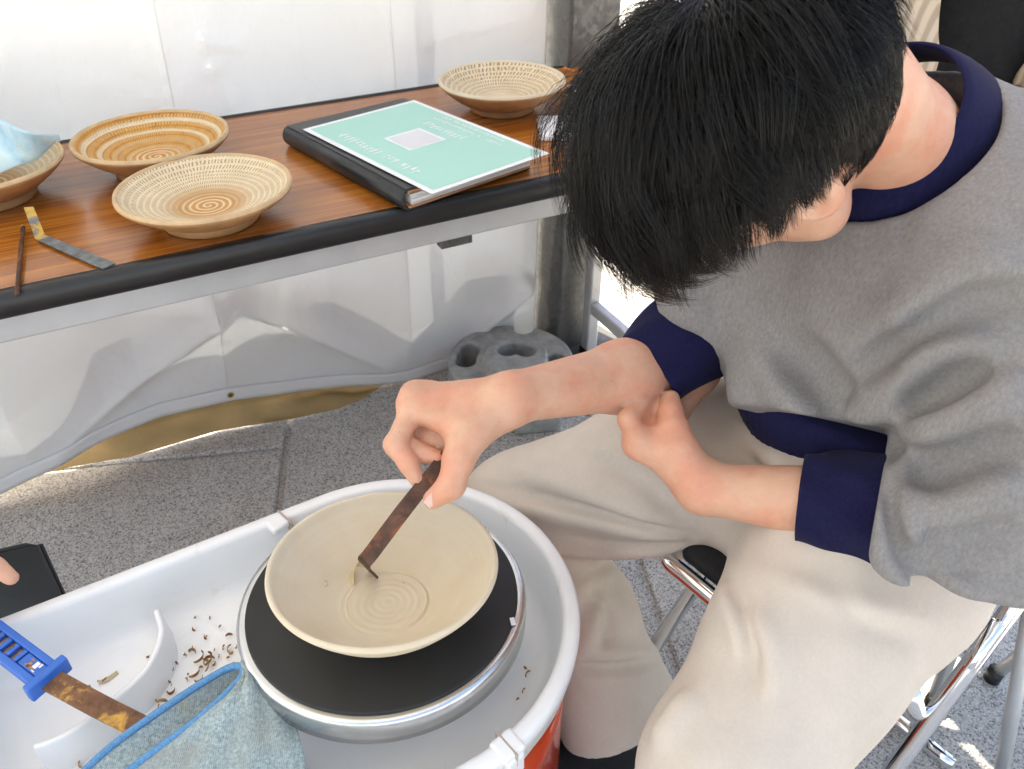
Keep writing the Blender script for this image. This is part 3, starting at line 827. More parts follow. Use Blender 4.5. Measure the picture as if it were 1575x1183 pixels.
# square it up on the table: spine direction from back-left to front
sp0, sp1 = Z(440, 213, TH + .012), Z(622, 314, TH + .012); dv = sp1 - sp0; Ls = float(np.linalg.norm(dv)); ex = dv / Ls
far_ = Z(648, 163, TH + .03); ey_ = np.array([-ex[1], ex[0], 0]); Wd = abs(float((far_ - sp0) @ ey_))
binder = empty("binder", tuple(np.array([sp0[0], sp0[1], TH + .001])), atan2(ex[1], ex[0]), "black leatherette binder with tan lining lying on the table", "binder")
bl = Ls; bw = Wd
box("back_cover", bl, bw, .0035, (bl / 2, bw / 2 + .004, .0018), M['leather'], binder, .0012)
fc = box("front_cover", bl, bw, .0035, (bl / 2, bw / 2 + .004, .0275), M['leather'], binder, .0012); fc.rotation_euler = (-.012, 0, 0)
v = []; n_ = 14
for i in range(2):
    for k in range(n_):
        a = -pi / 2 + pi * k / (n_ - 1); v.append((i * bl, .006 - .011 * cos(a), .0146 + .0146 * sin(a)))
for i in range(2):
    for k in range(n_):
        a = -pi / 2 + pi * k / (n_ - 1); v.append((i * bl, .007 - .0075 * cos(a), .0146 + .0112 * sin(a)))
f = []
for k in range(n_ - 1):
    f += [(k, k + 1, n_ + k + 1, n_ + k), (2 * n_ + k, 3 * n_ + k, 3 * n_ + k + 1, 2 * n_ + k + 1), (k, 2 * n_ + k, 2 * n_ + k + 1, k + 1), (n_ + k, n_ + k + 1, 3 * n_ + k + 1, 3 * n_ + k)]
f += [(0, n_, 3 * n_, 2 * n_), (n_ - 1, 3 * n_ - 1, 4 * n_ - 1, 2 * n_ - 1)]
pydata("spine", v, f, M['leather'], binder, True)
box("lining", bl + .005, bw - .004, .0030, (bl / 2, bw / 2 + .004, .0050), M['kraft'], binder, .0005)
ln = box("lining", bl + .005, bw - .004, .0030, (bl / 2, bw / 2 + .004, .0243), M['kraft'], binder, .0005); ln.rotation_euler = (-.012, 0, 0)
for k in range(7):
    pg = box("page", bl + .003 - random.uniform(0, .002), bw - .010, .0017, (bl / 2 - random.uniform(0, .002), bw / 2 + .006 + random.uniform(-.001, .002), .0070 + k * .00225), M['paper'], binder)
    pg.rotation_euler = (random.uniform(-.004, .004), random.uniform(-.004, .004), random.uniform(-.006, .006))
# printed sheet in a clear sleeve, lying askew on the binder
zs = TH + .0335
q = [Z(453, 193, zs), Z(648, 160.5, zs), Z(858, 239, zs), Z(655, 294, zs)]
e1 = q[3] - q[0]; Lx = float(np.linalg.norm(e1) + np.linalg.norm(q[2] - q[1])) / 2; e1 = e1 / np.linalg.norm(e1); e2 = np.array([-e1[1], e1[0], 0]); Ly = float(abs((q[1] - q[0]) @ e2) + abs((q[2] - q[3]) @ e2)) / 2
qc = sum(q) / 4
sheet = empty("printed_sheet", (qc[0], qc[1], zs), atan2(e1[1], e1[0]), "mint green printed sheet in a clear sleeve on top of the black binder", "printed sheet")
def flat(name, x0, y0, x1, y1, z, mat, parent): return pydata(name, [(x0, y0, z), (x1, y0, z), (x1, y1, z), (x0, y1, z)], [(0, 1, 2, 3)], mat, parent)
box("paper", Lx, Ly, .0006, (0, 0, 0), M['print_white'], sheet)
flat("mint_panel", -Lx / 2 + .008, -Ly / 2 + .008, Lx / 2 - .008, Ly / 2 - .008, .0006, M['mint'], sheet)
sqs = .066; sqx, sqy = -.012, -.004
flat("white_square", sqx - sqs / 2, sqy - sqs / 2, sqx + sqs / 2, sqy + sqs / 2, .0009, M['print_white'], sheet)
flat("grey_square", sqx - sqs * .43, sqy - sqs * .43, sqx + sqs * .43, sqy + sqs * .43, .0012, M['code_grey'], sheet)
def scribble(name, cx, cy, length, hgt, n, parent):
    """a line of small white print, upside down to the viewer and too small to read"""
    bm = bmesh.new(); r_ = random.Random(int(cx * 1e5) + n); w = length / n
    for i in range(n):
        x = cx - length / 2 + (i + .5) * w
        if r_.random() < .07: continue
        for k in range(r_.choice((3, 4, 5))):
            if r_.random() < .5: sx, sy = w * r_.uniform(.45, .7), hgt * .17
            else: sx, sy = w * .22, hgt * r_.uniform(.5, .95)
            px, py = x + r_.uniform(-.16, .16) * w, cy + r_.uniform(-.3, .3) * hgt
            vv = [bm.verts.new((px + dx * sx / 2, py + dy * sy / 2, .0010 + .00002 * k)) for dx, dy in ((-1, -1), (1, -1), (1, 1), (-1, 1))]; bm.faces.new(vv)
    return bm_obj(name, bm, M['print_white'], parent)
scribble("print_line", -.004, -Ly / 2 + .030, .195, .016, 19, sheet)
scribble("print_line", -.012, .050, .095, .014, 10, sheet)
scribble("print_line", .012, .074, .160, .0075, 24, sheet)
scribble("print_line", .012, .087, .145, .0075, 22, sheet)
slv = NT("clear_sleeve", .12, .5, (1, 1, 1)); slv.set("Transmission Weight", 1.0); slv.set("IOR", 1.15); slv.set("Alpha", .22)
pydata("clear_sleeve", [(-Lx / 2 - .004, -Ly / 2 - .004, .0016), (Lx / 2 + .010, -Ly / 2 - .004, .0016), (Lx / 2 + .012, Ly / 2 + .004, .0016), (-Lx / 2 - .004, Ly / 2 + .010, .0016)], [(0, 1, 2, 3)], slv.m, sheet)
# white cards and a small booklet
c_ = Z(905, 195, TH + .006)
cd = empty("card_stack", (c_[0], c_[1], TH + .001), UA - .45, "white card stack on the table beside the pale plate", "card stack")
for k in range(3): box("card", .16, .10, .0022, (random.uniform(-.002, .002), random.uniform(-.002, .002), .0012 + k * .0024), M['paper'], cd, .0004)
bkk = box("booklet", .10, .075, .013, (c_[0] + .022, c_[1] + .012, TH + .0155), M['paper'], None, .001, UA - .5)
tag(bkk, "thick cream booklet lying on the white cards", "booklet")
c_ = Z(905, 142, TH + .01)
bx_ = empty("small_case", (c_[0], c_[1], TH + .001), .4, "small dark blue case at the far end of the table", "case")
box("case_body", .07, .045, .016, (0, 0, .008), m_plain("dark_blue_shell", (.02, .03, .07), .4), bx_, .004)
box("case_lid", .068, .043, .004, (0, 0, .018), m_plain("pale_lid", (.5, .55, .6), .4), bx_, .002)
# ------------------------------------------------------------------ potter's wheel
HZ = .50
WC = np.array([-.129, .522]); HR = .1357
RZ = .462; PR = .198
tA = radians(211); tv = np.array([cos(tA), sin(tA)]); tn = np.array([-tv[1], tv[0]])   # tray runs off along tv
PT = .405
wh = empty("pottery_wheel", (WC[0], WC[1], 0), label="electric pottery wheel with white splash pan and orange-red body", cat="pottery wheel")
def outline(off, rc=.035, n1=64):
    """U-shaped outline: half circle about the wheel, straight sides, rounded tray end; inset by off (negative = larger)"""
    R = PR - off; T = PT - off; r = max(rc - off, .006); pts = []
    pts = [(R * cos(tA + 1.5 * pi - pi * k / n1), R * sin(tA + 1.5 * pi - pi * k / n1)) for k in range(n1 + 1)]
    # ends at tA+pi/2+2pi -> side +tn ; go along the tray
    e = []
    for k in range(9):
        a = pi / 2 * (1 - k / 8); e.append(((T - r) + r * cos(a), (R - r) + r * sin(a)))
    for k in range(9):
        a = -pi / 2 * k / 8; e.append(((T - r) + r * cos(a), -(R - r) + r * sin(a)))
    pts += [tuple(tv * x + tn * y) for x, y in e]
    return np.array(pts)
def loops(name, prof, mat, parent, cap_last=True, cap_first=False, rc=.035, smooth=True):
    Ls_ = [outline(o, rc) for o, z in prof]; n = len(Ls_[0]); v = []; f = []
    for (o, z), L in zip(prof, Ls_): v += [(p[0], p[1], z) for p in L]
    for i in range(len(prof) - 1):
        for j in range(n): f.append((i * n + j, i * n + (j + 1) % n, (i + 1) * n + (j + 1) % n, (i + 1) * n + j))
    if cap_last: f.append(tuple(range((len(prof) - 1) * n, len(prof) * n)))
    if cap_first: f.append(tuple(range(n))[::-1])
    me = bpy.data.meshes.new(name); me.from_pydata([tuple(map(float, p)) for p in v], [], f); me.update()
    bm = bmesh.new(); bm.from_mesh(me); bmesh.ops.recalc_face_normals(bm, faces=list(bm.faces)); bm.to_mesh(me); bm.free()
    return link(name, me, mat, parent, smooth)
FZ = .392
pan = loops("splash_pan", [(.013, FZ - .004), (.0085, RZ - .044), (.003, RZ - .042), (.002, RZ - .022), (-.001, RZ - .019), (-.002, RZ - .006), (.000, RZ - .0015), (.003, RZ), (.011, RZ), (.0145, RZ - .0015), (.0165, RZ - .006), (.021, RZ - .03), (.026, FZ + .016), (.032, FZ + .006), (.042, FZ)], M['white_plastic'], wh, cap_last=True)
body = loops("housing", [(.04, .06), (.02, .075), (.012, .09), (.010, .34), (.010, FZ - .006)], M['red'], wh, cap_last=True, cap_first=True, rc=.06)
for sx in (.30, -.08):
    for sy in (-.12, .12):
        p = tv * sx + tn * sy; tube("foot", [(p[0], p[1], 0), (p[0], p[1], .065)], .018, M['black_rubber'], wh)
# wheel head: steel disc with black mat
lathe("wheel_head", [(.03, HZ - .034), (HR + .004, HZ - .034), (HR + .0072, HZ - .031), (HR + .0075, HZ - .006), (HR + .006, HZ - .0025), (HR + .003, HZ - .0012), (HR - .001, HZ - .0022), (.02, HZ - .0022)], M['steel'], wh, 128)
lathe("shaft", [(.035, FZ - .01), (.035, HZ - .03)], M['steel'], wh, 48)
lathe("head_mat", [(HR - .0012, HZ - .0025), (HR - .0012, HZ - .0006), (HR - .003, HZ), (.0005, HZ)], M['black_mat'], wh, 128)
lathe("drip_collar", [(.075, FZ - .002), (.075, FZ + .022), (.071, FZ + .024), (.066, FZ + .022), (.066, FZ)], M['white_plastic'], wh, 64)
mk = Z(795, 947, HZ) - np.array([WC[0], WC[1], 0]); box("index_mark", .0045, .009, .0008, (mk[0] * .97, mk[1] * .97, HZ + .0005), M['paper'], wh, 0, .2)
WT = Matrix.Translation((0, -.010, HZ)) @ Matrix.Rotation(radians(-4.0), 4, 'X') @ Matrix.Translation((0, 0, -HZ))
for o_ in bpy.data.objects:
    if o_.parent is wh and o_.name.split('.')[0] == "wheel_head": o_.matrix_basis = WT
# seam between the two halves of the pan, with its clips
for px, py, nm in ((440, 797, 0), (772, 1136, 1)):
    p = Z(px, py, RZ); d_ = p[:2] - WC; a = atan2(d_[1], d_[0]); rr = PR - .007
    box("pan_seam", .030, .0022, .020, (rr * cos(a), rr * sin(a), RZ - .0082), m_plain("seam_shadow_gap_%d" % nm, (.45, .36, .30), .7), wh, .0006, a)
    if nm:
        box("clip", .024, .026, .010, ((PR - .006) * cos(a), (PR - .006) * sin(a), RZ - .0035), M['white_plastic'], wh, .0035, a, 3)
        box("clip", .010, .020, .030, ((PR + .003) * cos(a), (PR + .003) * sin(a), RZ - .020), M['white_plastic'], wh, .0035, a, 3)
    else:
        box("clip", .022, .022, .010, ((PR - .007) * cos(a + .06), (PR - .007) * sin(a + .06), RZ - .003), M['white_plastic'], wh, .0035, a, 3)
# curved divider of the tray
DZ = .438
da = [Z(240, 938, DZ), Z(247, 975, DZ), Z(222, 1030, DZ), Z(160, 1085, DZ), Z(105, 1125, DZ), Z(52, 1148, DZ)]
da = spl(da, 10); da[:, :2] -= WC; dn = np.gradient(da, axis=0); dn /= np.linalg.norm(dn, axis=1)[:, None]; dnn = np.stack([-dn[:, 1], dn[:, 0], 0 * dn[:, 0]], 1)
prof = [(-.0060, FZ), (-.0032, DZ - .003), (-.002, DZ - .0006), (0, DZ), (.002, DZ - .0006), (.0032, DZ - .003), (.0060, FZ)]
grid_mesh("tray_divider", np.stack([np.concatenate([(da + dnn * o)[:, :2], np.full((len(da), 1), z)], 1) for o, z in prof], 1), M['white_plastic'], wh)
for o_ in [c for c in bpy.data.objects if c.parent is wh]:
    b_ = o_.name.split('.')[0]
    if b_ in ("clip", "pan_seam", "tray_divider", "drip_collar"): o_.parent = pan
    if b_ in ("head_mat", "index_mark"): o_.parent = [c for c in bpy.data.objects if c.parent is wh and c.name.startswith("wheel_head")][0]
# ------------------------------------------------------------------ bowl on the wheel
BZ = HZ + .001; bh = .064
bc = Z(587, 879, BZ + bh); BR = .1075
bowl = empty("clay_bowl", (bc[0], bc[1], BZ), label="smooth cream clay bowl being trimmed on the black wheel mat", cat="bowl")
inn = spl([(.0005, .0105), (.02, .0103), (.040, .0112), (.052, .0150), (.070, .0270), (.086, .0410), (.097, .0530), (BR - .0055, bh - .003)], 6)
rr_ = np.linspace(.0008, .050, 70); zz_ = np.interp(rr_, inn[:, 0], inn[:, 1]) + .0002 * np.sin(rr_ * 900) * (rr_ < .036) + .0011 * np.exp(-((rr_ - .0385) / .0012) ** 2) - .0009 * np.exp(-((rr_ - .0415) / .0014) ** 2)
inn = np.concatenate([np.stack([rr_, zz_], 1), inn[inn[:, 0] > .0515]])
lathe("inside", list(map(tuple, inn)) + [(BR - .0045, bh - .001), (BR - .0025, bh), (BR - .0006, bh - .0014), (BR, bh - .004)], M['clay'], bowl, 160)
lathe("outside", list(map(tuple, spl([(BR, bh - .004), (BR - .0015, bh - .007), (.098, .046), (.080, .025), (.060, .011), (.050, .006), (.048, .0005), (.0005, .0004)], 5))), M['clay'], bowl, 128)
bowl.rotation_euler = (radians(-7.5), radians(1.0), 0); bowl.location.z = BZ + .0062
# ring scored by the tool
def curl(name, x, y, z, size, turns, mat, label, cat, grp, w=.002, ang=0.0):
    c = Z(x, y, z); n = 12; pts = []
    for k in range(n):
        a = ang + turns * 2 * pi * k / (n - 1); r_ = size * (1 - .35 * k / n)
        pts.append(c + np.array([r_ * cos(a), r_ * sin(a), .0007 + w * .4 + .35 * size * abs(sin(a * .7))]))
    o = strip(name, pts, (0.25, .1, 1), [w * .5, w, w * 1.2, w, w * .4], .0006, mat, sm=2); tag(o, label, cat, grp); return o
def in_bowl(x, y):
    zz = BZ + .013
    for _ in range(30):
        p = Z(x, y, zz); r_ = float(np.linalg.norm(p[:2] - bc[:2])); zz = BZ + float(np.interp(r_, inn[:, 0], inn[:, 1]))
    return zz
for (x, y, s, t_) in ((498, 901, .004, .9), (565, 928, .0035, .4), (574, 934, .003, .3), (613, 962, .0026, .5), (651, 955, .0042, .55), (556, 925, .002, .4), (620, 900, .0012, .3)):
    curl("clay_curl", x, y, in_bowl(x, y) + .0004, s, t_, M['wet_chip'], "tiny fresh clay curl lying inside the bowl on the wheel", "clay curl", "fresh clay curls inside the bowl", .0028, random.uniform(0, 6))
rb = [Z(563, 872, in_bowl(563, 880) + .007), Z(551, 868, in_bowl(551, 880) + .010), Z(543, 879, in_bowl(543, 885) + .008), Z(541, 893, in_bowl(541, 893) + .004), Z(545, 907, in_bowl(545, 907) + .002), Z(549, 908, in_bowl(549, 908) + .0012)]
o = strip("clay_ribbon", rb, (.5, .4, .6), [.003, .0055, .006, .0055, .004, .002], .0008, M['wet_chip'], sm=6); tag(o, "fresh clay ribbon peeling off beside the tool tip in the bowl", "clay ribbon")
# ------------------------------------------------------------------ dry shavings in the tray
chips = [(302, 968, .003, .3), (320, 981, .003, .3), (341, 969, .003, .2), (352, 984, .004, .3), (348, 999, .003, .3), (357, 1001, .004, .4), (362, 996, .0022, .3), (294, 1007, .004, .4), (305, 1011, .006, .45), (316, 1015, .007, .4), (322, 1021, .005, .5), (309, 1028, .008, .35), (300, 1033, .006, .4), (263, 1032, .003, .3), (260, 1041, .005, .5), (266, 1045, .005, .4), (256, 1047, .004, .4), (285, 1049, .0025, .3), (265, 1063, .0035, .5), (270, 1006, .0025, .3), (272, 1011, .003, .4), (234, 1080, .004, .4), (238, 1085, .003, .3), (247, 1092, .007, .25), (257, 1085, .006, .2), (128, 1177, .003, .5), (137, 1181, .003, .4), (815, 1043, .0045, .3), (808, 1067, .003, .3), (810, 1027, .002, .3), (797, 1080, .002, .3), (471, 1179, .005, .3), (285, 1010, .0015, .2), (335, 1011, .002, .3), (160, 1044, .0035, .2), (140, 1055, .0012, .2), (150, 1049, .0012, .2)]
rc_ = random.Random(5)
chips += [(rc_.gauss(300, 42), rc_.gauss(1020, 36), rc_.uniform(.001, .004), rc_.uniform(.15, .5)) for _ in range(26)]
for x, y, s, t_ in chips:
    if ((x - 590) / 235) ** 2 + ((y - 935) / 185) ** 2 < 1: continue
    curl("clay_shaving", x, y, FZ + .0006, s * 1.35, t_, M['chip'], "small dry brown clay shaving lying on the white tray floor", "clay shaving", "dry clay shavings scattered in the white tray", .0026 + s * .25, random.uniform(0, 6))
o = strip("clay_sliver", [Z(152, 1050, FZ + .0018), Z(166, 1044, FZ + .003), Z(181, 1034, FZ + .002)], (.5, .85, .1), .0042, .0012, M['wet_chip']); tag(o, "long pale clay sliver lying behind the curved tray divider", "clay sliver")
# ------------------------------------------------------------------ blue-handled tool resting across the tray
h0, h1 = Z(-75, 928, .490), Z(72, 1040, .4815); b1 = Z(225, 1123, .452)
ax = h1 - h0; Lh = float(np.linalg.norm(ax)); ax /= Lh
side = np.cross(ax, (0, 0, 1)); side /= np.linalg.norm(side); upv = np.cross(side, ax)
Rm = Matrix((tuple(ax), tuple(-side), tuple(upv))).transposed()
rasp = empty("blue_handled_rasp", tuple(h1), label="rusty flat blade with slotted blue plastic handle resting across the tray", cat="hand tool")
def placed(o, R_, p):
    o.matrix_world = Matrix.Translation(Vector(tuple(p))) @ R_.to_4x4(); return o
hw, hb = .0225, .012
# handle made as a frame: two side beams, floor and rungs between the slots
k0 = -Lh
def hbox(name, x0, x1, y0, y1, z0, z1, mat, bev=.0012):
    o = box(name, x1 - x0, y1 - y0, z1 - z0, (0, 0, 0), mat, None, bev)
    placed(o, Rm, h1 + ax * ((x0 + x1) / 2) + (-side) * ((y0 + y1) / 2) + upv * ((z0 + z1) / 2)); o.parent = rasp; o.matrix_parent_inverse = Matrix.Translation(rasp.location).inverted(); return o
hbox("handle_base", k0, -.002, -hw * .62, hw * .62, -hb, -.004, M['blue_plastic'], .003)
hbox("side_beam", k0, -.002, -hw * .62, -hw * .30, -.0035, .003, M['blue_plastic'])
hbox("side_beam", k0, -.002, hw * .30, hw * .62, -.0035, .003, M['blue_plastic'])
hbox("logo_plate", -.034, -.006, -hw * .28, hw * .28, -.0035, .0026, M['blue_plastic'])
hbox("slot_floor", k0 + .004, -.036, -hw * .28, hw * .28, -.0038, -.0028, M['chip'], 0)
for k in range(12):
    x = -.036 - .0118 * k
    if x < k0: break
    hbox("rung", x - .0048, x, -hw * .29, hw * .29, -.0034, .0026, M['blue_plastic'], .0008)
for (x0, x1, y0, y1) in ((-.026, -.0145, -.0045, -.002), (-.024, -.020, -.0045, .001), (-.018, -.0135, -.002, .0045), (-.0125, -.0105, .001, .005), (-.025, -.021, .0025, .0045), (-.0155, -.0115, -.005, -.0038)):
    hbox("logo_mark", x0, x1, y0, y1, .00262, .003, M['kraft'] if x0 < -.02 else M['paper'], 0)
hbox("guard", -.004, .005, -hw * .92, hw * .92, -hb * 1.05, .0075, M['blue_plastic'], .002)
bd_ = b1 - h1; Lb = float(np.linalg.norm(bd_)); ub = bd_ / Lb
o = strip("blade", [h1 + ub * .003 - upv * .004, h1 + ub * Lb * .5 - upv * .004, b1], -side, .0205, .0045, M['rust_blade'], sm=4); o.parent = rasp; o.matrix_parent_inverse = Matrix.Translation(rasp.location).inverted()
# ------------------------------------------------------------------ towel folded over the tray's near side
tz = .462
E2 = spl([Z(374, 1026, tz + .030), Z(372, 1042, tz + .030), Z(340, 1076, tz + .026), Z(290, 1118, tz + .020), Z(232, 1160, tz + .014), Z(160, 1215, tz + .008)], 10)     # edge of the upper flap
E1 = spl([Z(374, 1026, tz + .030), Z(352, 1028, tz + .026), Z(300, 1058, tz + .020), Z(232, 1104, tz + .012), Z(170, 1150, tz + .006), Z(110, 1205, tz)], 10)   # edge of the lower flap
n_ = len(E2)
Far = spl([Z(376, 1027, tz + .029), Z(402, 1050, tz + .022), Z(440, 1085, tz + .012), Z(462, 1140, tz + .006), Z(470, 1190, tz + .0), Z(455, 1290, tz - .01)], 10)
twl = empty("towel", tuple(E1[-1]), label="folded blue-grey terry towel with blue hem draped over the tray", cat="towel")
rows = []
for t_ in np.linspace(0, 1, 40):
    p = E2 * (1 - t_) + Far * t_
    bul = sin(pi * min(1, t_ * 1.02)) ; s_ = np.linspace(0, 1, n_)
    p = p + np.array([0, 0, 1.])[None] * (.016 * bul * np.sin(pi * np.clip(s_ * .9 + .1, 0, 1)) + .0035 * np.sin(14 * s_ + 6 * t_) * bul + .003 * np.sin(23 * t_ - 9 * s_) * bul)[:, None]
    rows.append(p)
under(grid_mesh("upper_flap", np.stack(rows, 1), M['towel'], None, .003), twl)
rows = []
for t_ in np.linspace(0, 1, 20):
    p = E1 * (1 - t_) + (E2 * .35 + Far * .65 - np.array([0, 0, .012])) * t_
    p = p - np.array([0, 0, 1.])[None] * (.012 * sin(pi * min(1, t_ * 1.3)) * np.sin(pi * np.linspace(0.02, 1, n_)))[:, None]
    rows.append(p)
under(grid_mesh("lower_flap", np.stack(rows, 1), M['towel'], None, .003), twl)
under(tube("hem", E2 + np.array([0, 0, .0005]), .0036, M['towel_hem'], n=10), twl)
under(tube("hem", E1 + np.array([0, 0, .0005]), .0036, M['towel_hem'], n=10), twl)
# ------------------------------------------------------------------ folding chairs
def chair_part(root, name, pts, r, mat, sm=0): return under(tube(name, pts, r, mat, n=16, sm=sm), root)
def folding_chair(fr_corner, fl_dir, label, depth=.36, width=.40, seat_mat=None, back=True):
    """fr_corner: front corner of the seat on the sitter's right; fl_dir: unit vector along the front edge towards the sitter's left"""
    e = np.array(fl_dir); fw = np.array([e[1], -e[0], 0]); fw = fw if (fw @ np.array([-1, -.5, 0])) > 0 else -fw
    c = np.array(fr_corner); root = empty("folding_chair", (c[0], c[1], 0), label=label, cat="chair", group="folding chairs")
    z = c[2]; r = .0105
    a, b = c, c + e * width; a2, b2 = a - fw * depth, b - fw * depth
    up = np.array([0, 0, 1.])
    sm_ = box_bm(width - .03, depth, .028); so = bm_obj("seat", sm_, seat_mat or M['black_cloth'], None, smooth=True, bevel=.012, seg=3)
    so.location = tuple((a + b2) / 2 + up * .012); so.rotation_euler = (0, 0, atan2(e[1], e[0])); under(so, root)
    chair_part(root, "seat_frame", [a2, a2 * .1 + a * .9, a * .97 + b * .03 + fw * .008, a * .8 + b * .2 + fw * .012, a * .2 + b * .8 + fw * .012, b * .97 + a * .03 + fw * .008, b2 * .1 + b * .9, b2], r, M['chrome'], 5)
    for p, q in ((a, a2), (b, b2)):
        o_ = (-e if p is a else e) * .022
        top = q + up * .02 + o_ - fw * .02; ft = p + fw * .10 + o_; ft[2] = .018
        backtop = q - fw * .13 + up * .38 + o_
        chair_part(root, "front_leg", [backtop, top, ft] if back else [top, ft], r, M['chrome'])
        rt = q - fw * .06 + o_ * .3; rt[2] = .018
        chair_part(root, "rear_leg", [p - fw * .06 + o_ * .3 - up * .01, rt], r, M['chrome'])
        chair_part(root, "link", [q + fw * .05 - up * .015 + o_, q + fw * .09 - up * .12 + o_], .007, M['chrome'])
        chair_part(root, "pivot", [q + o_ * 1.9 - fw * .0 - up * .005, q + o_ * .2 - up * .005], .006, M['steel'])
        bm = box_bm(.035, .018, .05); hb_ = bm_obj("hinge_cover", bm, M['black_rubber'], None, bevel=.005); hb_.location = tuple(q + o_ * 1.2 + up * .02 - fw * .04); hb_.rotation_euler = (0, .4, atan2(e[1], e[0])); under(hb_, root)
    ra_, rb_ = a2 - fw * .06 - e * .03, b2 - fw * .06 + e * .03
    for q in (ra_, rb_): q[2] = .012
    chair_part(root, "rear_foot_bar", [ra_, ra_ * .1 + rb_ * .9, rb_, rb_ + e * .02 + up * .0], r, M['chrome'])
    fa, fb = a + fw * .10 - e * .022, b + fw * .10 + e * .022
    for q in (fa, fb): q[2] = .012
    chair_part(root, "front_foot_bar", [fa, fb], r, M['chrome'])
    if back:
        m1, m2 = a2 - fw * .11 + up * .32, b2 - fw * .11 + up * .32
        bb = bm_obj("backrest", box_bm(width, .02, .15), seat_mat or M['black_cloth'], None, smooth=True, bevel=.009, seg=3); bb.location = tuple((m1 + m2) / 2); bb.rotation_euler = (-.3, 0, atan2(e[1], e[0]) + pi); under(bb, root)
    return root
cc = Z(1026, 846, .425); cr = Z(1108, 912, .425); cde = cr - cc; cde /= np.linalg.norm(cde)
folding_chair(cc, cde, "chrome folding chair with black seat under the man in grey", depth=.27, width=.27)

# a low stool at the right edge, only a leg and the rim of its seat in the picture
lb, lt = Z(1538, 1200, .008), Z(1592, 905, .40)
stc = lt + np.array([.125, .055, 0.0])
stool = empty("stool", (stc[0], stc[1], 0), label="low stool with pale steel legs and black seat at the right edge", cat="stool")
so = lathe("seat", [(.001, .398), (.145, .398), (.155, .404), (.158, .416), (.152, .428), (.12, .434), (.001, .436)], M['black_cloth'], None, 64); so.location = (stc[0], stc[1], 0); under(so, stool)
for k in range(4):
    Rk = Matrix.Rotation(k * pi / 2, 3, 'Z'); a_ = np.array(Rk @ Vector(tuple(lt - stc))) + stc; b_ = np.array(Rk @ Vector(tuple(lb - stc))) + stc
    under(tube("leg", [a_, b_], .0095, M['silver'], n=14), stool); under(tube("foot_cap", [b_ + np.array([0, 0, .018]), b_ - np.array([0, 0, .007])], .0125, M['black_rubber'], n=12), stool)
# ------------------------------------------------------------------ the man at the wheel
def V3(*a): return np.array(a, float)
def unit(v): v = np.asarray(v, float); return v / np.linalg.norm(v)
pelvis = V3(.415, .62, .53); lumbar = V3(.455, .645, .66); thorax = V3(.43, .675, .79); C7 = V3(.372, .690, .895)
LS, RS = D(1528, 395, .672), V3(.290, .815, .835)
LE, RE = D(1480, 838, .690), D(1052, 562, .895)
RWR = D(786, 612, .775); LWR = D(1082, 752, .785)
LH, RH = D(1330, 845, .81), V3(.375, .70, .53)
RK, LK = D(788, 782, 1.075), D(1122, 1195, .72)
RAN, LAN = Z(948, 1092, .12), Z(1215, 1400, .09)
# head frame: HF = where the face points, HL = his left, HU = crown
HL = unit((.22, -.88, -.40)); HU = unit(np.array([-.86, -.32, .34]) - HL * (np.array([-.86, -.32, .34]) @ HL)); HF = np.cross(HL, HU)
HC = V3(.184, .600, .946)
def hp(f, l, u): return HC + HF * f + HL * l + HU * u
Rh = np.stack([HF, HL, HU])
def head_sdf():
    parts = [s_ell(hp(-.012, 0, .012), (.098, .076, .092), Rh),
             s_ell(hp(.035, 0, -.035), (.062, .060, .085), Rh),
             s_cap(hp(.075, 0, -.105), hp(.030, .048, -.075), .020, .022), s_cap(hp(.075, 0, -.105), hp(.030, -.048, -.075), .020, .022),
             s_ell(hp(.060, .034, -.030), (.022, .020, .020), Rh), s_ell(hp(.060, -.034, -.030), (.022, .020, .020), Rh),
             s_cap(hp(.080, .030, .018), hp(.080, -.030, .018), .012),
             s_cap(hp(.090, 0, .005), hp(.112, 0, -.030), .007, .011), s_ell(hp(.104, 0, -.034), (.010, .018, .009), Rh)]
    f = s_union(parts, .022)
    eyes = s_union([s_ell(hp(.093, .031, .002), (.014, .017, .010), Rh), s_ell(hp(.093, -.031, .002), (.014, .017, .010), Rh)], .002)
    f = s_sub(f, eyes, .010)
    balls = [s_ell(hp(.078, .031, .001), (.0125, .0125, .0115), Rh), s_ell(hp(.078, -.031, .001), (.0125, .0125, .0115), Rh),
             s_cap(hp(.093, .020, -.064), hp(.093, -.020, -.064), .0065), s_cap(hp(.090, .016, -.075), hp(.090, -.016, -.075), .0075)]
    f = s_union([f] + balls, .004)
    for sd in (1, -1):
        R_ = np.stack([unit(HF + sd * HL * .35), unit(np.cross(HU, unit(HF + sd * HL * .35))), HU])
        ear = s_sub(s_ell(hp(-.006, sd * .079, -.012), (.019, .007, .031), R_), s_ell(hp(-.002, sd * .086, -.008), (.011, .006, .019), R_), .004)
        f = s_union([f, ear], .006)
    return f
neck = s_chain([hp(-.045, 0, -.045), hp(-.03, 0, -.12) * .5 + C7 * .5 + V3(-.02, -.01, .0), C7 + V3(.0, 0, -.03)], [.050, .046, .052], .02)
trunk = s_union([s_cap(pelvis, lumbar, .12, .115), s_cap(lumbar, thorax, .115, .115), s_cap(thorax, C7 + V3(.015, 0, -.085), .11, .062),
                 s_cap(LS, C7 + V3(.02, 0, -.09), .05, .05), s_cap(RS, C7 + V3(.02, 0, -.09), .05, .05), s_cap(LS + V3(-.01, .03, -.05), RS + V3(-.01, 0, -.05), .06)], .04)
def arm(S, E, Wr, r=(.050, .039, .0365, .0245)):
    mid = E * .62 + Wr * .38
    return s_union([s_cap(S, E, r[0], r[1]), s_cap(E, mid, r[1] * .92, r[2]), s_cap(mid, Wr, r[2], r[3])], .02)
